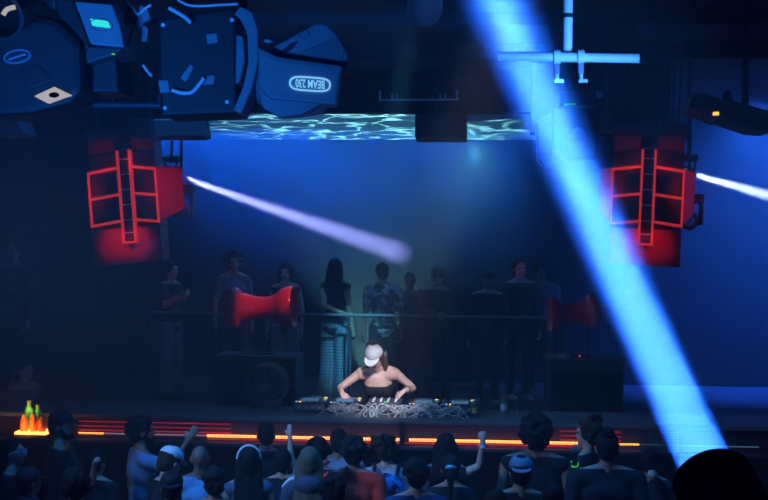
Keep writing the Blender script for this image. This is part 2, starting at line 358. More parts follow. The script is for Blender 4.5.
def person(label, base, face, h, hair=('short', BLK), skin=TAN, top=((0.03, 0.03, 0.035), 'tee'), bottom=((0.02, 0.02, 0.025), 'trousers'),
           armL=None, armR=None, head=(0, 0, 0), lean=0, group=None, female=False, cap=None, eyes=False, topmat=None, botmat=None, vox=VOX, side=0, wide=1.0, extra=None, shw=None):
    """face: heading in degrees (0 looks at the stage, 180 at the camera, -90 to the photo's right)"""
    s = h / 1.75
    RZm = Matrix.Translation(Vector(base)) @ Matrix.Rotation(R(face), 4, 'Z')
    inv = RZm.inverted()
    V = lambda x, y, z: Vector((x * s, y * s, z * s))
    LM = Matrix.Translation(V(0, 0, 0.96)) @ Matrix.Rotation(R(-lean), 4, 'X') @ Matrix.Rotation(R(side), 4, 'Y') @ Matrix.Translation(V(0, 0, -0.96))
    U = lambda x, y, z: (LM @ V(x, y, z))                      # upper body point
    U3 = LM.to_3x3()
    HM = LM @ Matrix.Translation(V(0, 0, 1.52)) @ Euler((R(-head[1]), R(head[2]), R(head[0])), 'XYZ').to_matrix().to_4x4() @ Matrix.Translation(V(0, 0, -1.52))
    Hd = lambda x, y, z: HM @ V(x, y, z); H3 = HM.to_3x3()
    hw = 0.9 if female else 1.0; sw = shw or (0.165 if female else 0.19 * wide)
    bd = MB()
    def torso(mb, e=0.0, up=True):
        w2 = (wide if not female else 1)
        mb.ell(V(0, -0.01, 0.95), ((0.165 * w2 + e) * s, (0.115 + e) * s, (0.13 + e) * s))
        mb.ell(U(0, 0, 1.12), (((0.12 if female else 0.148) * w2 + e) * s, (0.095 + e) * s, 0.17 * s), U3)
        mb.ell(U(0, 0.005, 1.29), (((0.145 if female else 0.172) * w2 + e) * s, (0.112 + e) * s, 0.17 * s), U3)
        if female:
            for q in (-1, 1): mb.ell(U(q * 0.065, 0.085, 1.285), ((0.06 + e) * s, (0.05 + e) * s, 0.06 * s), U3)
        if up:
            mb.cap(U(-sw + 0.03, -0.005, 1.415), U(sw - 0.03, -0.005, 1.415), (0.062 + e) * s, (0.062 + e) * s)
            for q in (-1, 1): mb.cap(U(q * 0.05, -0.015, 1.48), U(q * (sw - 0.02), -0.005, 1.425), (0.045 + e) * s, (0.055 + e) * s)
    torso(bd)
    bd.cap(U(0, -0.012, 1.42), Hd(0, -0.005, 1.56), 0.058 * s * hw, 0.053 * s * hw)
    # head with jaw, brow, nose, ears
    bd.ell(Hd(0, -0.012, 1.655), (0.074 * s, 0.094 * s, 0.096 * s), H3)
    bd.ell(Hd(0, 0.028, 1.60), (0.058 * s, 0.062 * s, 0.078 * s), H3); bd.ell(Hd(0, 0.064, 1.545), (0.03 * s, 0.024 * s, 0.022 * s), H3)
    bd.cap(Hd(0, 0.088, 1.645), Hd(0, 0.108, 1.607), 0.009 * s, 0.014 * s, 8); bd.cap(Hd(-0.04, 0.072, 1.668), Hd(0.04, 0.072, 1.668), 0.015 * s, 0.015 * s, 8)
    bd.cap(Hd(-0.02, 0.08, 1.572), Hd(0.02, 0.08, 1.572), 0.011 * s, 0.011 * s, 8)
    for q in (-1, 1): bd.ell(Hd(q * 0.078, -0.012, 1.625), (0.012 * s, 0.022 * s, 0.034 * s), H3)
    # legs
    def leg(mb, q, e0, e1):
        hp = V(q * 0.09, 0, 0.92); kn = V(q * 0.105, 0.02, 0.50); an = V(q * 0.11, -0.02, 0.09)
        mb.cap(hp, kn, (0.083 + e0) * s, (0.058 + (e0 + e1) / 2) * s); mb.cap(kn, an, (0.054 + (e0 + e1) / 2) * s, (0.038 + e1) * s); return an
    for q in (-1, 1):
        an = leg(bd, q, 0, 0); bd.cap(an + V(0, -0.02, -0.04), an + V(0, 0.13, -0.055), 0.038 * s, 0.03 * s)
    # arms
    arms = []
    for q, a in ((-1, armL), (1, armR)):
        a = dict(a or {}); sh = U(q * sw, -0.005, 1.41)
        el = inv @ a['ew'] if 'ew' in a else (V(*a['e']) if 'e' in a else U(q * (sw + 0.05), -0.03, 1.13))
        wr = inv @ a['ww'] if 'ww' in a else (V(*a['w']) if 'w' in a else U(q * (sw + 0.06), 0.05, 0.88))
        el = sh + (el - sh).normalized() * min((el - sh).length, 0.36 * s); wr = el + (wr - el).normalized() * min((wr - el).length, 0.32 * s)
        bd.cap(sh, el, 0.05 * s * hw, 0.038 * s * hw); bd.cap(el, wr, 0.038 * s * hw, 0.025 * s * hw)
        d = (RZm.inverted().to_3x3() @ Vector(a['dw'])) if 'dw' in a else (wr - el)
        n = (RZm.inverted().to_3x3() @ Vector(a['nw'])) if 'nw' in a else Vector((-q, 0.2, 0))
        th = (RZm.inverted().to_3x3() @ Vector(a['tw'])) if 'tw' in a else Vector((0, 1, 0.3))
        hand(bd, wr, d, n, th, a.get('curl', 0.35), s * hw * (0.97 if female else 1))
        arms.append((q, sh, el, wr))
    o = link('person', remesh(bd, 'person', vox, 3), skinm(skin)); o.matrix_basis = RZm; tag(o, label, 'person', group)
    K = lambda nm, me, m: link(nm, me, m, o, local=True)
    # clothes
    col, sty = top
    tm = topmat or cloth(col)
    if sty:
        c = MB(); torso(c, 0.014 if sty != 'jacket' else 0.026, sty != 'strapless')
        e = 0.026 if sty in ('jacket', 'hoodie') else 0.016
        cuts = []
        if sty in ('tee', 'jacket', 'hoodie', 'long'):
            for q, sh, el, wr in arms:
                if sty == 'tee': c.cap(sh, sh + (el - sh) * 0.62, (0.052 + e) * s * hw, (0.046 + e) * s * hw)
                else: c.cap(sh, el, (0.05 + e) * s * hw, (0.04 + e) * s * hw); c.cap(el, el + (wr - el) * 0.93, (0.04 + e) * s * hw, (0.028 + e) * s * hw)
        if sty == 'hoodie': c.ell(U(0, -0.085, 1.47), (0.115 * s, 0.06 * s, 0.08 * s), U3)
        if sty == 'jacket': c.cap(U(-0.03, -0.06, 1.49), U(0.03, -0.06, 1.49), 0.055 * s, 0.055 * s)
        if sty == 'strapless': cuts.append((U(0, 0, 1.34), U3 @ Vector((0, 0, 1))))
        elif sty != 'hoodie': cuts.append((U(0, 0, 1.475 if sty != 'tank' else 1.46), U3 @ Vector((0, 0.25, 1))))
        K({'tee': 'shirt', 'tank': 'tank_top', 'strapless': 'strapless_top', 'jacket': 'jacket', 'hoodie': 'hoodie', 'long': 'long_sleeved_shirt'}[sty], remesh(c, 'shirt', 0.015, 5, cuts), tm)
    bc, bs = bottom
    c = MB(); c.ell(V(0, -0.01, 0.95), (0.182 * s * (wide if not female else 1), 0.13 * s, 0.125 * s))
    for q in (-1, 1):
        if bs == 'wide': leg(c, q, 0.022, 0.075)
        elif bs == 'shorts': c.cap(V(q * 0.09, 0, 0.92), V(q * 0.105, 0.02, 0.55), 0.1 * s, 0.085 * s)
        else: leg(c, q, 0.016, 0.02)
    K('shorts' if bs == 'shorts' else 'trousers', remesh(c, 'trousers', 0.018, 4), botmat or cloth(bc))
    for q in (-1, 1):
        an = V(q * 0.11, -0.02, 0.09); c = MB(); c.cap(an + V(0, -0.03, -0.045), an + V(0, 0.14, -0.055), 0.045 * s, 0.036 * s); c.cap(an + V(0, -0.01, -0.03), an + V(0, -0.005, 0.03), 0.046 * s, 0.045 * s)
        K('shoe', remesh(c, 'shoe', 0.014, 2, [(V(0, 0, 0.002), Vector((0, 0, -1)))]), cloth((0.03, 0.03, 0.03) if extra != 'pale_boots' else (0.5, 0.5, 0.5)))
    # hair
    sty, hc = hair; c = MB(); rnd = random.Random(label)
    if sty != 'bald':
        t = 0.006 if sty == 'buzz' else 0.014
        c.ell(Hd(0, -0.022, 1.668), ((0.076 + t) * s, (0.09 + t) * s, (0.092 + t) * s), H3); c.ell(Hd(0, -0.055, 1.615), ((0.07 + t * .6) * s, (0.05 + t) * s, 0.075 * s), H3)
        front = Hd(0, 0.052, 1.70)
        cuts = [(front, H3 @ Vector((0, 0.9, -0.5)))] if sty not in ('curly', 'afro') else []
        if sty == 'long':
            for i in range(9):
                x = (i - 4) * 0.02; c.cap(Hd(x * 1.05, -0.055 + 0.03 * abs(i - 4) / 4, 1.64), U(x * 1.25 + rnd.uniform(-.01, .01), -0.115 + 0.02 * abs(i - 4) / 4, 1.28 + rnd.uniform(-.05, .05)), 0.034 * s, 0.024 * s, 8)
            for q in (-1, 1): c.cap(Hd(q * 0.07, -0.02, 1.65), U(q * 0.10, 0.0, 1.36), 0.028 * s, 0.022 * s, 8)
            cuts = []
        if sty == 'bun': c.ell(Hd(0, -0.075, 1.765), (0.048 * s, 0.048 * s, 0.045 * s), H3)
        if sty == 'ponytail': c.cap(Hd(0, -0.11, 1.69), Hd(0, -0.15, 1.60), 0.03 * s, 0.034 * s); c.cap(Hd(0, -0.15, 1.60), U(0, -0.13, 1.36), 0.034 * s, 0.014 * s)
        if sty in ('curly', 'afro', 'updo', 'curlybun'):
            n, r0 = {'curly': (70, 1.0), 'afro': (110, 1.22), 'updo': (60, 1.0), 'curlybun': (50, 0.95)}[sty]
            for i in range(n):
                d = Vector((rnd.gauss(0, 1), rnd.gauss(0, 1) - 0.25, rnd.gauss(0.5, 0.9))).normalized()
                if d.y > 0.55 and d.z < 0.55: continue
                c.ell(Hd(0, -0.022, 1.665) + H3 @ Vector((d.x * 0.095 * r0, d.y * 0.108 * r0, d.z * 0.105 * r0)) * s, [rnd.uniform(0.016, 0.03) * s] * 3, seg=8, rings=6)
            if sty == 'updo':
                for i in range(16): c.ell(Hd(rnd.uniform(-.08, .08), -0.06 + rnd.uniform(-.05, .05), 1.765 + rnd.uniform(-.02, .03)), [rnd.uniform(0.02, 0.03) * s] * 3, seg=8, rings=6)
            if sty == 'curlybun':
                for i in range(26): c.ell(Hd(-0.05 + rnd.gauss(0, .03), -0.10 + rnd.gauss(0, .03), 1.70 + rnd.gauss(0, .035)), [rnd.uniform(0.016, 0.03) * s] * 3, seg=8, rings=6)
        K('hair', remesh(c, 'hair', 0.0115 if sty in ('curly', 'afro', 'updo', 'curlybun') else 0.013, 1 if sty in ('curly', 'afro', 'updo', 'curlybun') else 3, cuts), hairm(hc))
    if cap:
        ccol, kind = cap; c = MB()
        c.ell(Hd(0, -0.012, 1.685), (0.092 * s, 0.112 * s, 0.088 * s), H3)
        me = remesh(c, 'cap', 0.012, 2, [(Hd(0, 0, 1.675), H3 @ Vector((0, 0.1, -1)))])
        k = K('bucket_hat' if kind == 'bucket' else 'cap', me, cloth(ccol, 0.7))
        v = MB(); yy = -1 if kind == 'back' else 1; P0 = []; P1 = []
        if kind == 'bucket':
            v.lathe([(0.0, 0.092 * s), (-0.035 * s, 0.135 * s), (-0.04 * s, 0.13 * s), (-0.004, 0.086 * s)], Hd(0, -0.012, 1.688), H3 @ Vector((0, 0, 1)), 24, False)
        else:
            for i in range(11):
                a = PI * i / 10; P0.append(Hd(0.075 * math.cos(a), yy * (0.075 + 0.095 * math.sin(a)) - 0.012, 1.682 - 0.018 * math.sin(a))); P1.append(Hd(0.075 * math.cos(a), yy * (0.075 + 0.095 * math.sin(a)) - 0.012, 1.676 - 0.019 * math.sin(a)))
            v.prism(P0, P1)
        link('brim' if kind == 'bucket' else 'visor', v.mesh('visor'), cloth(ccol, 0.7), k, local=True)
    if eyes:
        for q in (-1, 1):
            e = MB(); e.ell(Hd(q * 0.031, 0.078, 1.64), (0.013 * s, 0.009 * s, 0.008 * s), H3, 10, 7); K('eye', e.mesh('eye'), M['black'])
        e = MB(); e.ell(Hd(0, 0.0885, 1.572), (0.022 * s, 0.007 * s, 0.008 * s), H3, 10, 7); K('lips', e.mesh('lips'), cloth((0.35, 0.08, 0.07), 0.5))
    o['_h'] = h
    return o, dict(HM=RZm @ HM, H=lambda x, y, z: RZm @ Hd(x, y, z), U=lambda x, y, z: RZm @ U(x, y, z), s=s, K=K, local=RZm)
def stand(px, ptop, y, floor=0.0):
    p = at(px, ptop, y); return Vector((p.x, y, floor)), p.z - floor - 0.020

# the performer behind the decks
DY = 12.42; DF = 0.5
p = at(377, 345, DY); dz = p.z
lw = at(343, 402, 12.02); rw = at(401, 399, 12.02)
dj, D = person('person in white cap and black strapless top bending over the decks behind the counter', (at(378, 370, DY).x, DY + 0.18, DF + 0.04), 180, 1.86,
    ('long', (0.16, 0.08, 0.04)), (0.74, 0.45, 0.36), ((0.012, 0.012, 0.014), 'strapless'), ((0.03, 0.03, 0.035), 'trousers'),
    armR=dict(ew=at(340, 388, 12.3), ww=at(342, 392.5, 12.0), dw=(0.35, -0.6, -0.45), nw=(0, 0.3, -1), tw=(1, 0, 0), curl=0.3),
    armL=dict(ew=at(413, 388, 12.3), ww=at(404, 391, 12.05), dw=(-0.5, -0.4, -0.4), nw=(0, 0.3, -1), tw=(-1, 0, 0), curl=0.3),
    head=(-16, 20, 6), lean=22, female=True, cap=((0.85, 0.84, 0.82), 'front'), eyes=True, vox=0.0085, shw=0.19)
# her headphones, worn over the cap
hp = MB(); arc = [D['H'](0.098 * math.cos(a), -0.035 - 0.02 * math.sin(a), 1.64 + 0.15 * math.sin(a)) for a in [PI * i / 14 for i in range(15)]]
hp.tube(arc, 0.011)
hpo = empty('headphones', D['H'](0, -0.03, 1.64), 'dark over-ear headphones worn over the white cap of the performer', 'headphones')
hp.build('headband', M['dark'], hpo, smooth=60)
for q in (-1, 1): MB().ell(D['H'](q * 0.098, -0.03, 1.635), (0.022, 0.042, 0.046)).build('ear_cup', M['grey'], hpo, smooth=180)
# wristbands
bnd = at(407, 391, 12.16)
MB().lathe([(-0.03, 0.036), (-0.03, 0.043), (0.03, 0.046), (0.03, 0.038)], bnd, at(414, 390.5, 12.18) - bnd, 14, False).build('wristband', M['dark'], dj, smooth=60)

# people standing on the platform behind the rail
def plat(px, ptop, y, label, face, **k):
    b, h = stand(px, ptop, y, PZ); return person(label, b, face, h, group='onlookers on the platform', **k)
plat(14, 241, 14.3, 'person in a long dark coat standing alone at the far left end of the platform', 165, hair=('short', BLK), skin=TAN, top=((0.02, 0.02, 0.025), 'jacket'), bottom=((0.02, 0.02, 0.03), 'trousers'), eyes=True)
b1 = stand(171, 259, 14.0, PZ)
plat(171, 259, 14.0, 'person in dark top holding a green cup with one forearm raised', -115, hair=('long', BLK), skin=LIGHT, top=((0.03, 0.03, 0.04), 'tee'), bottom=((0.16, 0.2, 0.27), 'trousers'), female=True, eyes=True,
     armL=dict(ew=at(167, 303, 13.8), ww=at(185, 293, 13.7), curl=0.5), armR=dict(ew=at(165, 306, 13.75), ww=at(181, 297, 13.6), curl=0.55))
plat(234, 251, 14.5, 'person with big dark hair standing behind the round end of the left red horn speaker', 200, hair=('afro', BLK), skin=TAN, top=((0.10, 0.13, 0.16), 'tee'), female=True, eyes=True)
plat(286, 262, 14.3, 'person in dark sleeveless top standing behind the flared mouth of the left red horn speaker', 175, hair=('long', BLK), skin=LIGHT, top=((0.015, 0.015, 0.02), 'tank'), bottom=((0.25, 0.28, 0.3), 'shorts'), female=True, eyes=True)
plat(336, 258, 14.0, 'person with long dark hair in wide pale checked trousers leaning at the guard rail', -25, hair=('long', BLK), skin=LIGHT, top=((0.02, 0.02, 0.03), 'tank'), bottom=((0.3, 0.4, 0.45), 'wide'), female=True,
     botmat=plaid('checked_trousers', (0.12, 0.17, 0.22), (0.42, 0.52, 0.58), 9), armL=dict(ew=at(324, 306, 13.8), ww=at(343, 313, 13.65), curl=0.3))
plat(384, 262, 14.2, 'person in pale patterned shirt with back turned, right behind the performer', 20, hair=('short', BLK), skin=TAN, top=((0.3, 0.4, 0.42), 'tee'), topmat=blotch('patterned_shirt', (0.05, 0.09, 0.11), (0.62, 0.72, 0.7), 9, 0.5), lean=8)
plat(410, 272, 14.9, 'person in plain dark clothes half hidden between the patterned shirt and the sunglasses', 185, hair=('short', BLK), skin=DEEP, top=((0.03, 0.03, 0.04), 'tee'), eyes=True)
o6, P6 = plat(438, 266, 14.0, 'person in sunglasses and wide pale collar with hands clasped at the rail', 182, hair=('short', BLK), skin=TAN, top=((0.05, 0.07, 0.08), 'jacket'), bottom=((0.03, 0.03, 0.04), 'trousers'), extra='pale_boots', cap=((0.04, 0.05, 0.06), 'front'),
     armL=dict(ew=at(452, 312, 13.85), ww=at(444, 316, 13.66), curl=0.7), armR=dict(ew=at(427, 312, 13.85), ww=at(437, 316, 13.66), curl=0.7))
sg = MB()
for q in (-1, 1): sg.ell(P6['H'](q * 0.034, 0.094, 1.642), (0.026, 0.010, 0.018))
sg.tube([P6['H'](-0.05, 0.098, 1.65), P6['H'](0.05, 0.098, 1.65)], 0.004)
for q in (-1, 1): sg.tube([P6['H'](q * 0.055, 0.09, 1.65), P6['H'](q * 0.082, 0.0, 1.645)], 0.004)
sg.build('sunglasses', M['black'], o6, smooth=180)
def collar(P, label):
    g = MB(); g.lathe([(0.0, 0.075), (-0.035, 0.17), (-0.045, 0.165), (-0.008, 0.068)], P['U'](0, 0.0, 1.485), P['U'](0, -0.25, 1.6 + 1) - P['U'](0, 0, 1.6), 20, False)
    return g.build('collar', cloth((0.3, 0.4, 0.45)), None, smooth=180)
for oo, P in ((o6, P6),):
    c = collar(P, ''); c.parent = oo; c.matrix_parent_inverse = wm(oo).inverted()
o7, P7 = plat(488, 270, 14.1, 'person with pale collar and cap standing between the sunglasses and the red lit face', 170, hair=('short', BLK), skin=TAN, top=((0.04, 0.05, 0.06), 'jacket'), bottom=((0.03, 0.03, 0.04), 'trousers'), extra='pale_boots', eyes=True, cap=((0.05, 0.06, 0.07), 'front'))
c = collar(P7, ''); c.parent = o7; c.matrix_parent_inverse = wm(o7).inverted()
plat(520, 258, 14.6, 'person whose face is lit red, in dark clothes beside the right horn speaker', 205, hair=('short', BLK), skin=LIGHT, top=((0.03, 0.03, 0.04), 'long'), eyes=True, extra='pale_boots')
plat(541, 261, 15.05, 'person in dark clothes standing furthest right on the platform, behind the right horn speaker', 180, hair=('curly', BLK), skin=DEEP, top=((0.05, 0.06, 0.07), 'tee'), eyes=True)
tag(MB().lathe([(0, 0.03), (0.11, 0.04), (0.11, 0.036), (0.01, 0.027)], at(183, 300, 13.58), (0, 0, 1), 16, True).build('cup', mat('green_cup', (0.12, 0.45, 0.16), 0.4), smooth=50), 'green plastic cup held by the person left of the horn speaker', 'cup')

# the crowd on the dance floor
PEOPLE = {}
def cr(px, ptop, y, label, face=0, **k):
    b, h = stand(px, ptop, y, 0.0); PEOPLE[label] = r = person(label, b, face, h, group='crowd on the dance floor', vox=k.pop('vox', 0.012), **k); return r
DK = (0.02, 0.022, 0.028)
# staff member behind the counter at the far left
person('person with dark hair bending over the counter beside the glowing bottles at far left', (at(8, 430, 12.5).x, 12.5, 0.5), -120, 1.66, ('short', BLK), LIGHT, ((0.3, 0.2, 0.2), 'tee'), lean=30, eyes=True, head=(0, -22, 0))
cr(14, 437, 9.9, 'person in profile wearing pale blue framed glasses at the left edge of the crowd', -85, hair=('short', BLK), skin=LIGHT, top=(DK, 'tee'), eyes=True)
o, PB = cr(62, 410, 10.4, 'bearded person in dark cap and dark top seen in profile before the counter', -80, hair=('short', BLK), skin=LIGHT, top=(DK, 'jacket'), cap=((0.02, 0.02, 0.03), 'front'), eyes=True, head=(-10, 0, 0))
cr(30, 466, 9.0, 'person in dark cap and dark hoodie low in the left corner of the crowd', -40, hair=('short', BLK), skin=TAN, top=(DK, 'hoodie'), cap=((0.015, 0.016, 0.022), 'front'))
cr(77, 468, 8.45, 'person with plain short dark hair low in the left of the crowd, back turned', 0, hair=('curly', BLK), top=(DK, 'tee'))
cr(97, 448, 9.9, 'person raising a pale fist beside the bearded person in profile', -20, hair=('short', BLK), skin=LIGHT, top=(DK, 'tee'), armL=dict(ew=at(92, 482, 9.75), ww=at(94, 467, 9.7), curl=0.9))
cr(142, 416, 10.45, 'tall bearded person with thick dark hair in light blue shirt looking right', -60, hair=('curly', BLK), skin=TAN, top=((0.25, 0.45, 0.7), 'tee'), eyes=True,
   armR=dict(ew=at(171, 468, 10.3), ww=at(187, 442, 10.25), nw=(0, 1, 0), tw=(-1, 0, 0), curl=0.15))
cr(166, 445, 9.3, 'person in pale cap tilted back, beside the bearded person in light blue', -55, hair=('short', BRN), skin=LIGHT, top=(DK, 'tee'), cap=((0.7, 0.75, 0.8), 'front'), head=(20, 25, 0))
cr(172, 470, 8.7, 'person in dark baseball cap in front of the pale cap, back turned', 10, hair=('short', BLK), top=(DK, 'tee'), cap=((0.012, 0.013, 0.02), 'back'))
cr(200, 443, 9.8, 'bald person in bright light blue shirt with back turned', 10, hair=('bald', BLK), skin=(0.22, 0.14, 0.11), top=((0.2, 0.48, 0.85), 'tee'))
cr(215, 467, 9.15, 'person with dark curly hair in front of the bald person in light blue', 0, hair=('curly', BLK), top=(DK, 'tee'))
cr(249, 446, 9.6, 'person with dark hair and a shiny pale headband strip, left of the leather jacket', 10, hair=('long', BLK), skin=TAN, top=((0.08, 0.14, 0.22), 'tank'), female=True)
cr(266, 420, 10.75, 'tall shaven-headed person in black leather jacket near the counter', 15, hair=('buzz', BLK), skin=(0.22, 0.14, 0.11), top=((0.012, 0.013, 0.016), 'jacket'), topmat=mat('leather', (0.015, 0.016, 0.02), 0.3, 0, 0.2, 20, 0.5))
cr(283, 447, 10.15, 'person with one bare arm raised straight up in front of the orange strip', 0, hair=('short', BLK), skin=LIGHT, top=(DK, 'tee'), female=True, armR=dict(ew=at(291, 457, 10.15), ww=at(290, 437, 10.15), nw=(0, 1, 0), tw=(-1, 0, 0), curl=0.3))
cr(310, 446, 9.5, 'person with long straight fair hair in dark hoodie with white and red shoulder stripe', 0, hair=('long', (0.13, 0.10, 0.07)), skin=LIGHT, top=((0.06, 0.08, 0.12), 'hoodie'), female=True)
cr(318, 438, 10.4, 'person with dark bushy hair between the fair long hair and the short cropped head', 0, hair=('curly', BLK), top=(DK, 'tee'))
cr(339, 428, 10.85, 'person with cropped dark hair and white and red striped shirt in front of the counter', 0, hair=('short', BLK), skin=TAN, top=((0.35, 0.42, 0.55), 'tee'))
cr(354, 436, 9.75, 'person with dark hair in bright red shirt with back turned', 0, hair=('curly', BLK), skin=TAN, top=((0.9, 0.06, 0.035), 'tee'), wide=1.05)
cr(333, 474, 8.8, 'person with frizzy dark hair low in front of the red shirt', 0, hair=('curly', BLK), top=(DK, 'tee'))
o, PR = cr(387, 434, 10.2, 'person with curly brown bun wearing a blue patterned backpack', 0, hair=('curlybun', BRN), skin=LIGHT, top=((0.5, 0.55, 0.6), 'tee'), female=True, head=(-15, 0, 0))
cr(416, 458, 9.15, 'person with short dark hair and blue shirt right of the patterned backpack', 10, hair=('curly', BLK), skin=TAN, top=((0.02, 0.06, 0.15), 'tee'))
PT_o, PT = cr(446, 432, 10.4, 'person with long dark hair raising a clenched fist toward the performer', 0, hair=('long', BLK), skin=LIGHT, top=((0.02, 0.022, 0.03), 'tank'), female=True,
   armR=dict(ew=at(479, 466, 10.35), ww=at(483, 441, 10.3), dw=(0, 0, 1), nw=(0, 1, 0), tw=(-1, 0, 0), curl=1.0))
cr(451, 453, 9.75, 'person with dark hair tied back with a teal band, in front of the raised fist', 0, hair=('ponytail', BLK), skin=TAN, top=(DK, 'tee'), female=True)
cr(536, 417, 10.0, 'broad person with big dark curly hair in black tank top', -5, hair=('afro', BLK), skin=(0.26, 0.15, 0.11), top=((0.015, 0.016, 0.02), 'tank'), wide=1.15)
cr(521, 454, 9.1, 'person in blue baseball cap worn backwards, in front of the black tank top', 0, hair=('short', BLK), skin=TAN, top=(DK, 'tee'), cap=((0.16, 0.22, 0.3), 'back'))
cr(553, 482, 8.7, 'person with short dark hair lowest in the crowd below the black tank top', 0, hair=('short', BLK), top=(DK, 'tee'))
cr(496, 488, 8.2, 'person with short brown hair, only the crown showing, between raised fist and blue cap', 0, hair=('short', BRN), top=(DK, 'tee'))
cr(588, 418, 10.65, 'person in profile with high curly updo holding one hand up in front of the chest', 60, hair=('updo', BRN), skin=LIGHT, top=(DK, 'tee'), female=True, eyes=True, armL=dict(ew=at(574, 474, 10.3), ww=at(575, 458, 10.2), curl=0.4))
cr(607, 430, 9.6, 'broad person with dark braided bun and black shirt, back turned, right side of the crowd', 0, hair=('bun', BLK), skin=TAN, top=((0.02, 0.022, 0.03), 'tee'), wide=1.2)
cr(650, 447, 10.4, 'person in dark clothes holding up a pale hand near the base of the blue beam', -20, hair=('short', BLK), skin=LIGHT, top=(DK, 'long'), armR=dict(ew=at(664, 492, 10.1), ww=at(657, 480, 10.0), curl=0.7))

# things the crowd wears
def on_crowd(name, mb, m, label, cat, **k): return tag(mb.build(name, m, smooth=k.get('smooth', 60)), label, cat)
def who(t): return [v for k, v in PEOPLE.items() if t in k][0]
def beard(t):
    o, P = who(t); b = MB(); b.ell(P['H'](0, 0.045, 1.552), (0.055, 0.055, 0.042)); b.ell(P['H'](0, 0.085, 1.552), (0.03, 0.02, 0.035))
    for q in (-1, 1): b.cap(P['H'](q * 0.064, 0.0, 1.62), P['H'](q * 0.05, 0.045, 1.56), 0.016, 0.024)
    link('beard', remesh(b, 'beard', 0.012, 2), hairm(BLK), o)
beard('bearded person in dark cap'); beard('tall bearded person')
o, P = who('pale blue framed glasses'); g = MB()
for q in (-1, 1):
    g.tube([P['H'](q * 0.034 + 0.026 * math.cos(a), 0.10, 1.642 + 0.02 * math.sin(a)) for a in [2 * PI * i / 16 for i in range(17)]], 0.004, 6); g.tube([P['H'](q * 0.058, 0.10, 1.65), P['H'](q * 0.085, 0.0, 1.645)], 0.006, 6)
g.tube([P['H'](-0.01, 0.102, 1.645), P['H'](0.01, 0.102, 1.645)], 0.004, 6); g.build('glasses', cloth((0.4, 0.7, 0.95), 0.4), o, smooth=60)
o, P = who('shiny pale headband'); MB().tube([P['H'](0.096 * math.cos(a), -0.01, 1.665 + 0.112 * math.sin(a)) for a in [PI * i / 16 for i in range(17)]], 0.011).build('headband', cloth((0.7, 0.8, 0.85), 0.25), o, smooth=60)
o, P = who('fair hair in dark hoodie')
for dz, cc_, nm in ((0.0, (0.75, 0.8, 0.85), 'white_stripe'), (-0.035, (0.85, 0.05, 0.05), 'red_stripe')):
    for q in (-1, 1): MB().tube(catmull([P['U'](q * 0.10, -0.03, 1.515 + dz * .3), P['U'](q * 0.17, -0.02, 1.487 + dz), P['U'](q * 0.215, -0.015, 1.43 + dz)]), 0.016).build(nm, cloth(cc_), o, smooth=60)
o, P = who('cropped dark hair')
for q in (-1, 1): MB().tube(catmull([P['U'](q * 0.09, -0.075, 1.47), P['U'](q * 0.15, -0.09, 1.42), P['U'](q * 0.17, -0.12, 1.33)]), 0.016).build('red_stripe', cloth((0.85, 0.06, 0.05)), o, smooth=60)
o, P = who('tied back with a teal band'); MB().lathe([(-0.015, 0.036), (0.0, 0.046), (0.015, 0.036)], P['H'](0, -0.125, 1.665), P['H'](0, -0.15, 1.60) - P['H'](0, -0.11, 1.69), 16, False).build('hair_band', cloth((0.1, 0.55, 0.55)), o, smooth=60)
o, P = who('high curly updo'); q = at(574, 464, 10.25); MB().lathe([(-0.006, 0.034), (-0.006, 0.039), (0.006, 0.039), (0.006, 0.034)], q, at(575, 458, 10.2) - at(574, 474, 10.3), 16, False).build('glow_bracelet', M['green_led'], o, smooth=60)
# backpack
bp = empty('backpack', PR['U'](0, -0.2, 1.2), 'blue patterned backpack with dark straps on the person with the curly bun', 'backpack')
c = MB(); c.cap(PR['U'](-0.07, -0.20, 1.36), PR['U'](-0.07, -0.2, 1.1), 0.09, 0.1); c.cap(PR['U'](0.07, -0.20, 1.36), PR['U'](0.07, -0.2, 1.1), 0.09, 0.1); c.cap(PR['U'](0, -0.2, 1.37), PR['U'](0, -0.2, 1.08), 0.1, 0.11)
link('bag', remesh(c, 'bag', 0.018, 3), blotch('patterned_fabric', (0.01, 0.02, 0.05), (0.10, 0.35, 0.85), 14, 0.5), bp)
for q in (-1, 1): MB().tube(catmull([PR['U'](q * 0.1, 0.13, 1.2), PR['U'](q * 0.11, 0.11, 1.38), PR['U'](q * 0.11, 0.0, 1.50), PR['U'](q * 0.10, -0.14, 1.46), PR['U'](q * 0.1, -0.22, 1.36)]), 0.016).build('strap', M['black'], bp, smooth=60)
MB().tube([PR['U'](0, -0.312, 1.44), PR['U'](0, -0.325, 1.05)], 0.014).build('zip_band', M['black'], bp, smooth=60)
# bracelet on the raised fist
q = at(482.6, 446, 10.31)
MB().lathe([(-0.012, 0.031), (-0.012, 0.036), (0.012, 0.036), (0.012, 0.031)], q, (0.05, 0, 1), 16, False).build('bracelet', M['white'], PT_o, smooth=60)

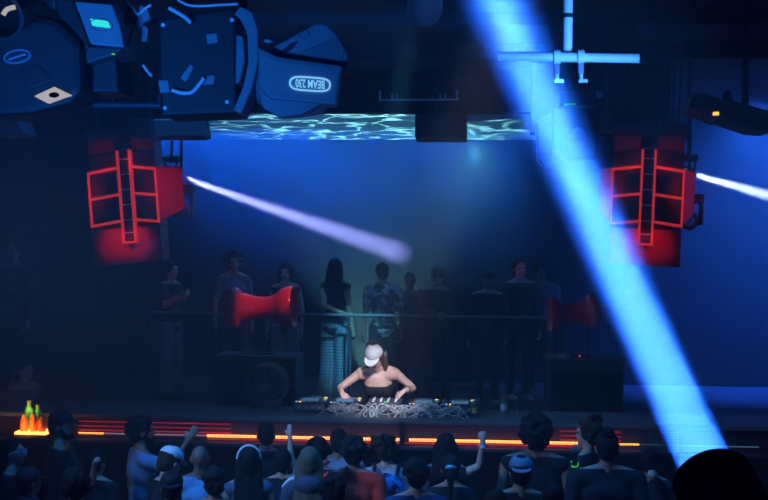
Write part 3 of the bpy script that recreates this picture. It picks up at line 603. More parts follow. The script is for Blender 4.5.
# ------------------------------------------------------------------ loudspeaker clusters hung from the ceiling
def cluster(org, yaw, roll, label, wl=0.0, wr=0.2, ax=0.0):
    """local frame: x right, z up, y away from the camera; the centre of the front is the origin"""
    o = empty('line_array_speaker', org, label, 'loudspeaker', 'hanging loudspeaker clusters', (0, R(roll), R(yaw)))
    W, D = 0.315, 0.62; bow = 0.10
    def P(x, z): return Vector((x, -bow * (1 - abs(x - ax) / (W + (ax if x < ax else -ax))), z))
    def bld(mb, nm, m, par=None, **k):
        me = mb.mesh(nm); return link(nm, me, m, par or o, k.get('smooth', 0), k.get('bevel', 0), local=True)
    # cabinets: three wedge shaped boxes stacked
    for z0, z1, nm in ((0.25, 0.56, 'upper_cabinet'), (-0.27, 0.25, 'main_cabinet'), (-0.62, -0.27, 'lower_cabinet')):
        c = MB(); y0 = 0.04 if nm != 'lower_cabinet' else 0.02
        f = [Vector((-W, y0, z0)), Vector((ax, y0 - bow * 0.9, z0)), Vector((W, y0, z0)), Vector((W * 0.82, D, z0)), Vector((-W * 0.82, D, z0))]
        c.prism(f, [v + Vector((0, 0, z1 - z0 - 0.006)) for v in f])
        bld(c, nm, M['darkred'], bevel=0.006)
    def bar(a, b, t, dpt=0.03):
        a = Vector(a); b = Vector(b); d = (b - a).normalized(); n = Vector((-d.z, 0, d.x)); n = n.normalized() * t / 2; c = MB()
        f = [a + n, b + n, b - n, a - n]; c.prism(f, [v + Vector((0, dpt, 0)) for v in f]); return c
    cx = 0.065
    for z in (0.24, -0.005, -0.252):
        for q in (-1, 1): bld(bar(P(q * W, z) + Vector((0, -0.02, 0)), P(ax + q * cx, z + 0.028) + Vector((0, -0.02, 0)), 0.024), 'rib', M['led_rib'])
    for q in (-1, 1): bld(bar(P(q * W, 0.252) + Vector((0, -0.018, 0)), P(q * W, -0.264) + Vector((0, -0.018, 0)), 0.018), 'side_rib', M['led_rib'])
    # centre waveguide ladder
    fr = MB()
    for q in (-1, 1):
        fr.prism([Vector((ax + q * 0.066, -bow - 0.05, 0.42)), Vector((ax + q * 0.046, -bow - 0.05, 0.42)), Vector((ax + q * 0.046, -bow - 0.05, -0.44)), Vector((ax + q * 0.066, -bow - 0.05, -0.44))],
                 [Vector((ax + q * 0.066, -bow + 0.03, 0.42)), Vector((ax + q * 0.046, -bow + 0.03, 0.42)), Vector((ax + q * 0.046, -bow + 0.03, -0.44)), Vector((ax + q * 0.066, -bow + 0.03, -0.44))])
    fr.box((ax, -bow - 0.01, -0.43), (0.13, 0.08, 0.02))
    bld(fr, 'waveguide_frame', M['led_rib'])
    bld(MB().box((ax, -bow, 0.0), (0.092, 0.03, 0.88)), 'waveguide', M['black'])
    for z in (0.34, 0.20, 0.06, -0.08, -0.22, -0.34): bld(MB().box((ax, -bow - 0.025, z), (0.09, 0.02, 0.008)), 'rung', M['white'])
    bld(MB().box((ax, -bow - 0.02, 0.46), (0.15, 0.1, 0.07)), 'top_bracket', M['darkred'])
    # grilles: dark, with fine horizontal slats
    for q in (-1, 1):
        for z0, z1 in ((0.01, 0.225), (-0.235, -0.018), (-0.33, -0.275), (0.27, 0.40)):
            gmb = MB(); n = max(2, int((z1 - z0) / 0.018))
            for k in range(n):
                z = z0 + (z1 - z0) * (k + 0.5) / n
                a = P(q * (W - 0.014), z) + Vector((0, 0.012, 0)); b = P(ax + q * (cx + 0.006), z + 0.02) + Vector((0, 0.012, 0)); h = Vector((0, 0, (z1 - z0) / n * 0.36))
                f = [a + h, b + h, b - h, a - h]; gmb.prism(f, [v + Vector((0, 0.015, 0)) for v in f])
            bld(gmb, 'grille', M['black'])
    # hollow lower cabinet front with its red glow
    f = [Vector((-W, 0.0, -0.30)), Vector((-W, 0.0, -0.61)), Vector((W, 0.0, -0.61)), Vector((W, 0.0, -0.30))]
    lp = MB(); n = 12
    for i in range(n + 1):
        x = -W + 2 * W * i / n; y = -0.03 - 0.05 * math.cos(x / W * PI / 2)
        for z, dy in ((-0.29, -0.02), (-0.45, 0.015), (-0.62, 0.0)): lp.v.append(Vector((x, y + dy, z)))
    for i in range(n):
        for k in range(2): a = i * 3 + k; lp.f.append((a, a + 3, a + 4, a + 1))
    bld(lp, 'lower_front', M['red'], smooth=180)
    # side wings
    for q, ww in ((-1, wl), (1, wr)):
        if not ww: continue
        wmb = MB(); f = [Vector((q * W, 0.03, 0.26)), Vector((q * (W + ww), 0.30, 0.26)), Vector((q * (W + ww), 0.32, -0.13)), Vector((q * W, 0.03, -0.25))]
        wmb.prism(f, [v + Vector((-q * 0.05, 0.03, 0)) for v in f]); bld(wmb, 'side_wing', M['red'])
    # rigging to the ceiling
    mw = wm(o); top = ZC - org[2]
    bld(MB().box((0, 0.25, 0.60), (0.66, 0.5, 0.08)), 'flying_frame', M['black'], bevel=0.01)
    for q in (-1, 1): bld(MB().cyl((q * 0.26, 0.25, 0.62), (q * 0.26, 0.25, top + 0.02), 0.012, 8), 'hanging_bar', M['black'])
    for q in (-1, 1):
        for p_, t_, e_, a_ in (((q * 0.11, -0.42, -0.33), (q * 0.09, 0.0, -0.43), 2.4, 60), ((q * (W + 0.35), -0.5, 0.1), (q * (W + 0.08), 0.2, 0.02), 9, 60), ((q * 0.16, -0.28, 0.24), (q * 0.16, 0.0, 0.36), 2.0, 80)):
            l = bpy.data.lights.new('red_glow', 'SPOT'); l.energy = e_; l.color = (1, 0.03, 0.02); l.spot_size = R(a_); l.spot_blend = 0.9; l.shadow_soft_size = 0.03  # spots added in front of the cluster to redden panel, wings and cabinet
            lo = bpy.data.objects.new('red_glow', l); C.objects.link(lo); lo.parent = o; aim(lo, Vector(p_), Vector(t_))
    return o
CL = cluster(at(123.5, 197, 11.0), 2, -5, 'red edged black loudspeaker cluster hanging at the left of the booth', 0.0, 0.19, 0.06)
CR = cluster(at(647, 197, 11.0), -7, 2, 'red edged black loudspeaker cluster hanging at the right, crossed by the blue beam', 0.11, 0.12)

# ------------------------------------------------------------------ red horn speakers on their cabinets
def horn(ca, cb, y, label, boxr, boxlabel, topy, scale=1.0):
    a = at(ca[0], ca[1], y); b = at(cb[0], cb[1], y - 0.06); ax = (b - a).normalized(); L = (b - a).length; k = L / 0.74
    o = empty('horn_speaker', (a + b) / 2, label, 'horn speaker', 'red horn speakers')
    prof = [(0.0, 0.06), (0.015, 0.13), (0.06, 0.195), (0.12, 0.216), (0.17, 0.208), (0.2, 0.165), (0.22, 0.15), (0.26, 0.145), (0.34, 0.118), (0.44, 0.108), (0.52, 0.12), (0.575, 0.15), (0.61, 0.185), (0.66, 0.205), (0.72, 0.215), (0.74, 0.205)]
    MB().lathe([(d * k, r * k * scale) for d, r in prof[:6]], a, ax, 28).build('driver_housing', M['horn'], o, smooth=60)
    MB().lathe([(d * k, r * k * scale) for d, r in prof[5:12]], a, ax, 28, False).build('horn_body', M['horn'], o, smooth=80)
    MB().lathe([(d * k, r * k * scale) for d, r in prof[11:]] + [(0.72 * k, 0.19 * k * scale), (0.62 * k, 0.15 * k), (0.5 * k, 0.09 * k), (0.45 * k, 0.02 * k)], a, ax, 28, False).build('flared_mouth', M['horn'], o, smooth=80)
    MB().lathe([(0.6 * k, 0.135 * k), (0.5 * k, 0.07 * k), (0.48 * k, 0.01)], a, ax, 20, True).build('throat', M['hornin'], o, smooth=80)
    x0, x1, ptop, dep = boxr; zt = at(ca[0], ptop, y - 0.3).z
    X0 = at(x0, ptop, y - 0.3).x; X1 = at(x1, ptop, y - 0.3).x
    bo = empty('speaker_cabinet', ((X0 + X1) / 2, y, DF), boxlabel, 'speaker cabinet', 'black speaker cabinets under the horns')
    MB().box(((X0 + X1) / 2, y, (zt + DF) / 2), (X1 - X0, 0.6, zt - DF)).build('body', M['black'], bo, bevel=0.012)
    MB().box(((X0 + X1) / 2, y - 0.31, (zt + DF) / 2 + 0.02), ((X1 - X0) * 0.9, 0.02, (zt - DF) * 0.82)).build('grille', M['matte'], bo)
    MB().box(((X0 + X1) / 2, y, zt + 0.006), ((X1 - X0) * 1.02, 0.62, 0.02)).build('lid', M['dark'], bo, bevel=0.004)
    mid = a + ax * (L * 0.5)
    s = MB(); s.tube([Vector((mid.x - 0.14, y, zt + 0.016)), Vector((mid.x - 0.14, y + 0.02, mid.z - 0.04))], 0.018); s.tube([Vector((mid.x + 0.14, y, zt + 0.016)), Vector((mid.x + 0.14, y + 0.02, mid.z - 0.04))], 0.018); s.box((mid.x, y, zt + 0.024), (0.36, 0.16, 0.016))
    s.build('stand', M['black'], o, smooth=60)
    return o
horn((222, 308), (294, 307), 13.0, 'glossy red horn speaker on the left cabinet with its flared mouth turned right', (214, 296, 357, 0), 'black speaker cabinet carrying the left red horn', 357)
horn((600, 311), (549, 315), 13.0, 'glossy red horn speaker on the right cabinet with its dark mouth turned left', (548, 624, 361, 0), 'black speaker cabinet carrying the right red horn', 361, 1.2)
# little devices on the right cabinet
zt = at(580, 361, 12.7).z
for px, wd, label in ((562, 0.09, 'small pale device on the right speaker cabinet, left of the red indicator'), (575, 0.12, 'small dark device with red indicator on the right speaker cabinet')):
    p = at(px, 355, 12.78); b = MB().box((p.x, 12.78, zt + 0.045), (wd, 0.1, 0.055)); o = b.build('wireless_receiver', M['grey'] if px == 562 else M['dark'], bevel=0.006); tag(o, label, 'receiver')
    MB().cyl((p.x + wd * 0.35, 12.8, zt + 0.07), (p.x + wd * 0.45, 12.8, zt + 0.14), 0.004, 6).build('antenna', M['black'], o)
    if px == 575: MB().ell((p.x + 0.045, 12.73, zt + 0.05), (0.008, 0.005, 0.008)).build('indicator_lamp', M['red_dot'], o)
# round drum fan at the left end of the decks
c = at(266, 398, 12.0)
fan = empty('drum_fan', (c.x, 12.0, CZ), 'dark round drum-shaped fan on the counter left of the decks', 'fan')
rr = c.z - CZ
rr = 0.21; cc = Vector((c.x, 12.0, CZ + 0.225))
MB().lathe([(0, rr * 0.93), (0.0, rr), (0.1, rr * 1.02), (0.2, rr), (0.2, rr * 0.93), (0.1, rr * 0.94)], cc + Vector((0, -0.1, 0)), (0.1, 1, 0.1), 32, False).build('housing', M['dark'], fan, smooth=60)
g = MB()
for k in range(1, 6): g.tube([cc + Vector((0, -0.09, 0)) + Vector((math.cos(a), 0, math.sin(a))) * rr * k / 6 for a in [2 * PI * i / 24 for i in range(25)]], 0.003, 5)
for k in range(8): a = PI * k / 8; g.tube([cc + Vector((math.cos(a) * rr * .95, -0.09, math.sin(a) * rr * .95)), cc - Vector((math.cos(a) * rr * .95, 0.09, math.sin(a) * rr * .95))], 0.003, 5)
g.build('guard', M['grey'], fan)
bl = MB()
for k in range(5):
    a = 2 * PI * k / 5; f = [cc + Vector((math.cos(a + t) * r, -0.02 + 0.03 * (t > 0.3), math.sin(a + t) * r)) for t, r in ((0, .03), (0.1, .17), (0.75, .17), (0.6, .03))]
    bl.prism(f, [v + Vector((0, 0.006, 0)) for v in f])
bl.cyl(cc + Vector((0, -0.05, 0)), cc + Vector((0, 0.03, 0)), 0.035); bl.build('blades', M['matte'], fan)
for q in (-1, 1): MB().box((c.x + q * 0.13, 12.0, CZ + 0.03), (0.03, 0.22, 0.06)).build('foot', M['black'], fan)

# ------------------------------------------------------------------ decks, mixer, cables, bottles on the counter
def player(cx, label):
    o = empty('media_player', (cx, 11.86, CZ), label, 'media player', 'media players on the counter')
    y = 11.86
    MB().box((cx, y, CZ + 0.055), (0.315, 0.40, 0.09)).build('body', M['black'], o, bevel=0.006)
    MB().lathe([(0, 0.105), (0.012, 0.105), (0.02, 0.098), (0.022, 0.06), (0.018, 0.05), (0.018, 0.0)], (cx, y - 0.0 + 0.06, CZ + 0.1), (0, 0, 1), 28).build('jog_wheel', M['steel'], o, smooth=40)
    sc = MB().box((cx, y - 0.135, CZ + 0.112), (0.2, 0.012, 0.08), (R(-70), 0, 0)).build('screen', M['black'], o); MB().box((cx, y - 0.131, CZ + 0.119), (0.17, 0.004, 0.06), (R(-70), 0, 0)).build('display', M['screen'], sc)
    for k, m in ((0, 'orange_led'), (1, 'green_led')): MB().cyl((cx + 0.12, y + 0.15 - k * 0.05, CZ + 0.1), (cx + 0.12, y + 0.15 - k * 0.05, CZ + 0.112), 0.017, 12).build('play_button', M[m], o)
    MB().box((cx + 0.13, y + 0.02, CZ + 0.108), (0.02, 0.03, 0.02)).build('pitch_fader', M['white'], o)
    MB().box((cx, y - 0.202, CZ + 0.055), (0.28, 0.006, 0.05)).build('rear_panel', M['grey'], o)
    for k, m in enumerate(('blue_led', 'orange_led', 'screen')): MB().box((cx - 0.13 + 0.035 * k, y - 0.17, CZ + 0.103), (0.018, 0.014, 0.012)).build('pad_button', M[m], o)
    for k in range(4): MB().cyl((cx - 0.1 + 0.065 * k, y - 0.204, CZ + 0.055), (cx - 0.1 + 0.065 * k, y - 0.225, CZ + 0.055), 0.008, 8).build('socket', M['steel'], o)
    return o
for px, label in ((312, 'black media player with jog wheel, leftmost on the counter'), (346, "black media player under the performer's outstretched hand, left of the mixer"), (424, 'black media player just right of the mixer'), (460, 'black media player with jog wheel, rightmost on the counter')):
    player(at(px, 405, 11.86).x, label)
mxx = at(385, 405, 11.86).x
mo = empty('mixer', (mxx, 11.86, CZ), 'black mixing console with rows of pale knobs between the four media players', 'mixer')
MB().box((mxx, 11.86, CZ + 0.06), (0.33, 0.40, 0.1)).build('body', M['dark'], mo, bevel=0.006)
for i in range(4):
    for j in range(5): MB().lathe([(0, 0.011), (0.018, 0.009), (0.02, 0)], (mxx - 0.11 + 0.073 * i, 11.74 + 0.045 * j, CZ + 0.11), (0, 0, 1), 10).build('knob', M['white'], mo, smooth=40)
    MB().box((mxx - 0.11 + 0.073 * i, 12.0, CZ + 0.118), (0.014, 0.022, 0.02)).build('fader', M['steel'], mo)
for i in range(6): MB().box((mxx - 0.10 + 0.04 * i, 11.658, CZ + 0.06), (0.018, 0.006, 0.03)).build('rear_socket', M['steel'], mo)
MB().box((mxx + 0.02, 11.70, CZ + 0.115), (0.04, 0.02, 0.012)).build('meter_lamp', M['green_led'], mo)
# effects unit at the right of the decks
ex = at(487, 410, 11.7).x
# cable tangle: every cable is its own thing
rnd = random.Random(11)
for k in range(36):
    px = rnd.uniform(362, 448) if k < 27 else rnd.uniform(300, 470)
    x0 = at(px, 412, 11.55).x; pts = []; x = x0; z0 = CZ + 0.03; big = rnd.uniform(0.06, 0.17)
    r = rnd.uniform(0.0035, 0.0065)
    pts.append((x0, 11.645, CZ + 0.055)); pts.append((x0 + rnd.uniform(-.03, .03), 11.58, CZ + rnd.uniform(0.06, 0.12)))
    for q in range(rnd.randint(3, 5)):
        x += rnd.uniform(-0.14, 0.14); pts.append((x, rnd.uniform(11.38, 11.58), CZ + 0.03 + rnd.uniform(0, 0.10 if k < 27 else 0.04)))
    pts.append((x + rnd.uniform(-.1, .1), 11.40, CZ + r + 0.002))
    o = MB().tube(catmull(pts, 8), r).build('cable', M['white'] if k % 3 else M['cable'], smooth=180)
    tag(o, 'pale looping cable in the tangle in front of the mixer' if k < 27 else 'pale cable lying along the counter in front of the media players', 'cable', 'tangled cables at the mixer' if k < 27 else 'cables along the counter')
def bottle(px, y, h, r, label, body, capm, band=None):
    x = at(px, 405, y).x
    o = empty('bottle', (x, y, CZ), label, 'bottle')
    MB().lathe([(0, r * 0.9), (0.008, r), (h * 0.6, r), (h * 0.72, r * 0.8), (h * 0.82, r * 0.42), (h * 0.92, r * 0.4)], (x, y, CZ + 0.002), (0, 0, 1), 18).build('body', M[body], o, smooth=60)
    MB().lathe([(h * 0.9, r * 0.46), (h, r * 0.46)], (x, y, CZ + 0.002), (0, 0, 1), 14).build('lid', M[capm], o, smooth=50)
    if band: MB().lathe([(h * 0.22, r * 1.02), (h * 0.5, r * 1.02)], (x, y, CZ + 0.002), (0, 0, 1), 18, False).build('paper_band', M[band], o, smooth=60)
M['amberband'] = mat('amber_band', (0.85, 0.38, 0.05), 0.5); M['greyband'] = mat('grey_band', (0.45, 0.5, 0.55), 0.5)
bottle(475, 11.6, 0.17, 0.03, 'small bottle with an amber band at the right end of the decks', 'clear', 'white', 'amberband')
bottle(504, 11.75, 0.22, 0.034, 'clear water bottle with a red lid on the counter right of the decks', 'clear', 'redcap', 'greyband')
bottle(516, 11.85, 0.16, 0.03, 'small clear bottle standing behind the bottle with the red lid', 'clear', 'greyband')
# lit bottles at the far left of the counter
zl = at(33, 431, CY0 - 0.13).z
sh = MB().box((at(33, 431, CY0 - 0.13).x, CY0 - 0.09, zl - 0.012), (0.30, 0.24, 0.024)).build('lit_shelf', M['led_amber'])
tag(sh, 'glowing orange shelf on the counter front at far left under the bottles', 'shelf')
MB().box((at(33, 431, CY0 - 0.13).x, CY0 - 0.09, zl - 0.04), (0.32, 0.24, 0.03)).build('bracket', M['black'], sh)
for k, (px, hh, m, yy, col) in enumerate(((24, .17, 'amberglass', 0, 'amber bottle, leftmost on the glowing shelf'), (34, .18, 'amberglass', 0, 'amber bottle in the middle of the glowing shelf'), (42, .15, 'amberglass', 0, 'amber bottle, rightmost on the glowing shelf'),
        (29, .28, 'greenglass', .09, 'tall green bottle behind the amber ones, leftmost of the green pair'), (38, .24, 'greenglass', .09, 'shorter green bottle behind the amber ones, right of the tall green bottle'))):
    y = CY0 - 0.14 + yy; x = at(px, 425, y).x; r = 0.037 if not yy else 0.046
    o = empty('bottle', (x, y, zl), col, 'bottle', 'lit bottles on the shelf')
    MB().lathe([(0, r * 0.9), (0.008, r), (hh * 0.6, r), (hh * 0.72, r * 0.8), (hh * 0.84, r * 0.45), (hh * 0.94, r * 0.42)], (x, y, zl + 0.001), (0, 0, 1), 18).build('body', mat('lit_' + m, (0.9, 0.22, 0.02) if 'amber' in m else (0.3, 0.75, 0.12), 0.25), o, smooth=60)
    MB().lathe([(hh * 0.92, r * 0.48), (hh, r * 0.48)], (x, y, zl + 0.001), (0, 0, 1), 14).build('lid', M['amberband'] if k > 2 else M['black'], o, smooth=50)
l = bpy.data.lights.new('bottle_light', 'POINT'); l.energy = 2.5; l.color = (1, 0.3, 0.05); l.shadow_soft_size = 0.03
lo = bpy.data.objects.new('bottle_light', l); C.objects.link(lo); lo.location = (at(33, 431, CY0).x, CY0 - 0.28, zl + 0.03)
l = bpy.data.lights.new('bottle_light', 'POINT'); l.energy = 0.6; l.color = (0.7, 0.9, 0.25); l.shadow_soft_size = 0.02  # added green-yellow point light that brightens the green bottles
lo = bpy.data.objects.new('bottle_light', l); C.objects.link(lo); lo.location = (at(33, 405, CY0).x, CY0 - 0.2, zl + 0.26)

# ------------------------------------------------------------------ overhead rig
def quad(px, y): return [at(a, b, y) for a, b in px]
def slab(pts, y, dep, m, name, par, skew=(0, 0, 0), bevel=0.008, smooth=0):
    f = quad(pts, y); return MB().prism(f, [p + Vector((skew[0], dep, skew[2])) for p in f]).build(name, m, par, bevel=bevel, smooth=smooth)
YH = 5.0
# trussing / clamp frame that carries the lamps
tr = empty('lighting_truss', at(180, 0, YH + 0.35), 'dark steel lighting truss with clamps above the left loudspeaker', 'truss')
for px, py in ((-10, 104), (-10, 20)):
    a = at(px, py, YH + 0.4); b = at(232, py + 2, YH + 0.4); MB().cyl(a, b, 0.016, 12).build('chord', M['dark'], tr, smooth=60)
for px in (20, 66, 112, 158, 204): MB().cyl(at(px, 104, YH + 0.4), at(px + 23, 20, YH + 0.4), 0.007, 8).build('lattice_bar', M['dark'], tr, smooth=60)
for px in (128, 243): MB().cyl(at(px, 20, YH + 0.4), at(px, 20, YH + 0.4) + Vector((0, 0, 1.3)), 0.02, 10).build('drop_pipe', M['dark'], tr, smooth=60)
MB().cyl(at(164, 36, YH + 0.1), at(165, 62, YH + 0.1), 0.016, 10).build('clamp_post', M['grey'], tr, smooth=60)
for pts in (((140, 5), (147, 8), (150, 18), (144, 22), (139, 30), (136, 24)), ((142, 24), (148, 28), (147, 40), (141, 42)), ((158, 80), (168, 80), (170, 92), (160, 93)), ((206, 34), (217, 33), (218, 42), (207, 44)), ((202, 76), (215, 75), (214, 84), (203, 85)), ((180, 78), (190, 64), (194, 67), (186, 82))):
    slab(pts, YH + 0.05, 0.04, M['housing'], 'clamp', tr, bevel=0.003)
for k, (pts, lab) in enumerate(((((169, 8), (178, 13), (186, 18), (191, 23)), 'pale safety cable curving across the top of the truss'), (((172, 90), (182, 93), (192, 92), (199, 85), (204, 78)), 'pale safety cable sagging below the truss clamps'),
        (((126, 0), (133, 8), (138, 14), (146, 8), (151, 5)), 'thin pale cable looped over the upper clamp of the truss'), (((178, 0), (188, 5), (200, 6), (218, 5), (238, 4)), 'thin cable hanging along the top edge of the truss'), (((143, 65), (148, 72), (152, 76)), 'short cable end below the upper clamp of the truss'),
        (((168, 72), (176, 71), (184, 73), (192, 80)), 'thin cable between the lower clamps of the truss'))):
    tag(MB().tube(catmull([at(a, b, YH + 0.02 + 0.01 * k) for a, b in pts]), 0.009 if k < 2 else 0.006).build('safety_cable', M['pipe'], smooth=180), lab, 'cable')

# beam lamp with lettering
mh = empty('moving_head_lamp', at(200, 60, YH), 'blue grey moving-head lamp with lit upside-down lettering on its arm, right of the truss', 'stage lamp')
slab(((157, 18), (236, 6), (238, 113), (160, 116)), YH + 0.06, 0.26, M['black'], 'base', mh, bevel=0.015)
for px, py in ((232, 20), (227, 102), (163, 25), (165, 108)): MB().cyl(at(px, py, YH + 0.065), at(px, py, YH + 0.045), 0.009, 8).build('screw', M['pipe'], mh)
out_ = [(240, 6), (252, 12), (258, 30), (258, 62), (252, 88), (241, 114), (233, 110), (243, 86), (248, 62), (247, 34), (241, 20), (234, 14)]
slab(out_, YH + 0.02, 0.16, M['housing'], 'yoke', mh, bevel=0.006)
slab([(236, 34), (243, 36), (245, 60), (240, 82), (235, 84)], YH + 0.04, 0.12, M['housing'], 'pivot_plate', mh)
# lamp head between the arms
hA = at(262, 84, YH + 0.10); hB = at(335, 62, YH + 0.10)
hd = MB(); hd.lathe([(0, 0.05), (0.02, 0.11), (0.08, 0.135), (0.16, 0.14), (0.26, 0.125), (0.31, 0.10), (0.315, 0.0)], at(258, 78, YH + 0.15), at(330, 90, YH + 0.15) - at(258, 78, YH + 0.15), 28)
hd.build('lamp_head', M['housing'], mh, smooth=50)
fa = slab([(258, 48), (278, 58), (341, 67), (336, 105), (271, 99), (258, 86)], YH - 0.05, 0.07, M['housing'], 'front_arm', mh, bevel=0.01)
slab([(257, 47), (278, 57), (342, 66), (342, 70), (277, 62), (258, 52)], YH - 0.056, 0.09, M['grey'], 'top_highlight', fa, bevel=0.003)  # strip added for the highlight along the arm's top edge
slab([(258, 86), (263, 108), (279, 117), (300, 115), (319, 105), (336, 105), (271, 99)], YH - 0.02, 0.10, M['housing'], 'lower_cowl', mh, bevel=0.01)
ra = slab([(266, 50), (318, 22), (328, 25), (338, 36), (347, 50), (349, 63), (347, 72), (337, 69), (278, 58)], YH + 0.04, 0.08, M['housing'], 'rear_arm', mh, bevel=0.012)
slab([(281, 51), (291, 43), (298, 41), (294, 47), (286, 53)], YH + 0.033, 0.02, M['black'], 'vent_panel', ra, bevel=0)
slab([(300, 52), (338, 37), (345, 50), (341, 62), (312, 58)], YH + 0.03, 0.02, M['grey'], 'trim_band', ra, bevel=0.003)
MB().tube([at(259, 40, YH + 0.1), at(268, 41, YH + 0.12), at(281, 43, YH + 0.19)], 0.008).build('power_lead', M['pipe'], mh, smooth=60)
def ring(cx, cy, rx, ry, tilt, y, r, name, m, par, seg=40, pill=False):
    P = []
    for i in range(seg + 1):
        a = 2 * PI * i / seg; ca, sa = math.cos(a), math.sin(a)
        if pill: u = math.copysign(abs(ca) ** 0.45, ca) * rx; v = math.copysign(abs(sa) ** 0.8, sa) * ry
        else: u, v = ca * rx, sa * ry
        t = R(tilt); P.append(at(cx + u * math.cos(t) - v * math.sin(t), cy + u * math.sin(t) + v * math.cos(t), y))
    return MB().tube(P, r, 6).build(name, m, par, smooth=60)
ring(310, 84, 20, 6.6, 4, YH - 0.056, 0.0042, 'lettering_outline', M['text'], fa, pill=True)
ring(304, 35, 5, 3.2, -25, YH + 0.035, 0.0035, 'emblem', M['ring'], ra)
fc = bpy.data.curves.new('lettering', 'FONT'); fc.body = 'BEAM 230'; fc.size = 1; fc.align_x = 'CENTER'; fc.align_y = 'CENTER'; fc.extrude = 0.02; fc.offset = 0.020
fo_ = bpy.data.objects.new('lettering_tmp', fc); C.objects.link(fo_); dg = bpy.context.evaluated_depsgraph_get(); me = bpy.data.meshes.new_from_object(fo_.evaluated_get(dg)); bpy.data.objects.remove(fo_)
xsv = [v.co.x for v in me.vertices]; ysv = [v.co.y for v in me.vertices]; wd = max(xsv) - min(xsv); hg = max(ysv) - min(ysv)
p0 = at(310, 84, YH - 0.058); ux = (at(324.5, 85, YH - 0.058) - at(295.5, 83, YH - 0.058)); uy = at(310, 79.6, YH - 0.058) - at(310, 88.2, YH - 0.058)
EX = -ux / wd; EY = -uy / hg; EZ = EX.cross(EY).normalized() * 0.06     # lettering hangs upside down
mid = ((max(xsv) + min(xsv)) / 2, (max(ysv) + min(ysv)) / 2)
me.transform(Matrix(((EX.x, EY.x, EZ.x, p0.x), (EX.y, EY.y, EZ.y, p0.y), (EX.z, EY.z, EZ.z, p0.z), (0, 0, 0, 1))) @ Matrix.Translation((-mid[0], -mid[1], 0)))
me.materials.clear(); link('lettering', me, M['text'], fa)

# lamp with green display
gl = empty('moving_head_lamp', at(100, 30, YH - 0.2), 'blue moving-head lamp with a glowing green display, near the top left corner', 'stage lamp')
YG = YH - 0.2
ga = slab([(74, 1), (112, 4), (120, 26), (124, 47), (108, 46), (90, 44), (82, 22)], YG, 0.10, M['housing'], 'display_arm', gl, bevel=0.008)
slab([(52, -6), (73, 0), (82, 22), (90, 44), (86, 52), (66, 50), (58, 20)], YG + 0.02, 0.12, M['black'], 'side_cowl', gl, bevel=0.01)
slab([(88, 46), (124, 48), (114, 55), (86, 64), (84, 54)], YG + 0.02, 0.2, M['dark'], 'under_cowl', gl, bevel=0.008)
slab([(86, 62), (116, 54), (119, 92), (81, 92)], YG + 0.10, 0.22, M['black'], 'base', gl, bevel=0.01)
dp = slab([(90, 18.5), (108, 21), (110, 28), (92, 25.5)], YG - 0.006, 0.012, M['lcd'], 'display', ga, bevel=0.002)
ring(101, 25, 11, 6, 8, YG - 0.004, 0.003, 'display_bezel', M['ring'], ga)
MB().ell(at(113.5, 54, YG - 0.0), (0.008, 0.006, 0.004)).build('status_lamp', M['green_led'], gl)
# big lamp with ring emblem and cream lens
bl = empty('moving_head_lamp', at(30, 60, YH - 0.25), 'large dark moving-head lamp with ring emblem and cream square lens at the left edge', 'stage lamp')
YL = YH - 0.25
slab([(-14, 18), (24, 12), (58, 20), (80, 44), (82, 90), (70, 104), (30, 114), (-14, 116)], YL, 0.26, mat('dark_housing', (0.011, 0.012, 0.016), 0.6), 'lamp_head', bl, bevel=0.03)
ring(17.5, 56.5, 13, 6.3, -10, YL - 0.002, 0.006, 'emblem', M['ring'], bl)
MB().tube([at(9, 59.5, YL - 0.002), at(26, 54, YL - 0.002)], 0.006, 6).build('emblem_bar', M['ring'], bl)
ln = slab([(33.5, 96), (54, 86.5), (71.5, 95), (48, 103.5)], YL - 0.012, 0.02, M['cream_glow'], 'lens', bl, bevel=0.004)
MB().ell(at(54, 95, YL - 0.014), (0.022, 0.012, 0.011)).build('lens_core', M['matte'], ln, smooth=180)
slab([(17, 72), (38, 64), (52, 80), (30, 88)], YL - 0.004, 0.02, M['black'], 'vent_panel', bl, bevel=0.003)
slab([(40, -6), (54, -4), (57, 9), (50, 14), (41, 4)], YL + 0.2, 0.08, M['housing'], 'yoke', bl, bevel=0.01)
# round lamp in the corner
cl = empty('par_lamp', at(5, 12, YL - 0.2), 'round black lamp with a faint cream glint in the top left corner', 'stage lamp')
MB().lathe([(0, 0.05), (0.03, 0.085), (0.16, 0.095), (0.2, 0.1), (0.2, 0.085), (0.17, 0.08)], at(20, 2, YL - 0.1), at(-4, 18, YL - 0.3) - at(20, 2, YL - 0.1), 24, False).build('can', M['black'], cl, smooth=50)
MB().tube(catmull([at(3, 15, YL - 0.32), at(7, 9.5, YL - 0.32), at(15, 7, YL - 0.32)]), 0.010, 8).build('lens', M['cream_glow'], cl, smooth=180)  # cream highlight on the can, built as a glowing tube
MB().cyl(at(12, 0, YL - 0.2), at(12, 0, YL - 0.2) + Vector((0, 0, 0.5)), 0.015).build('bracket', M['black'], cl)
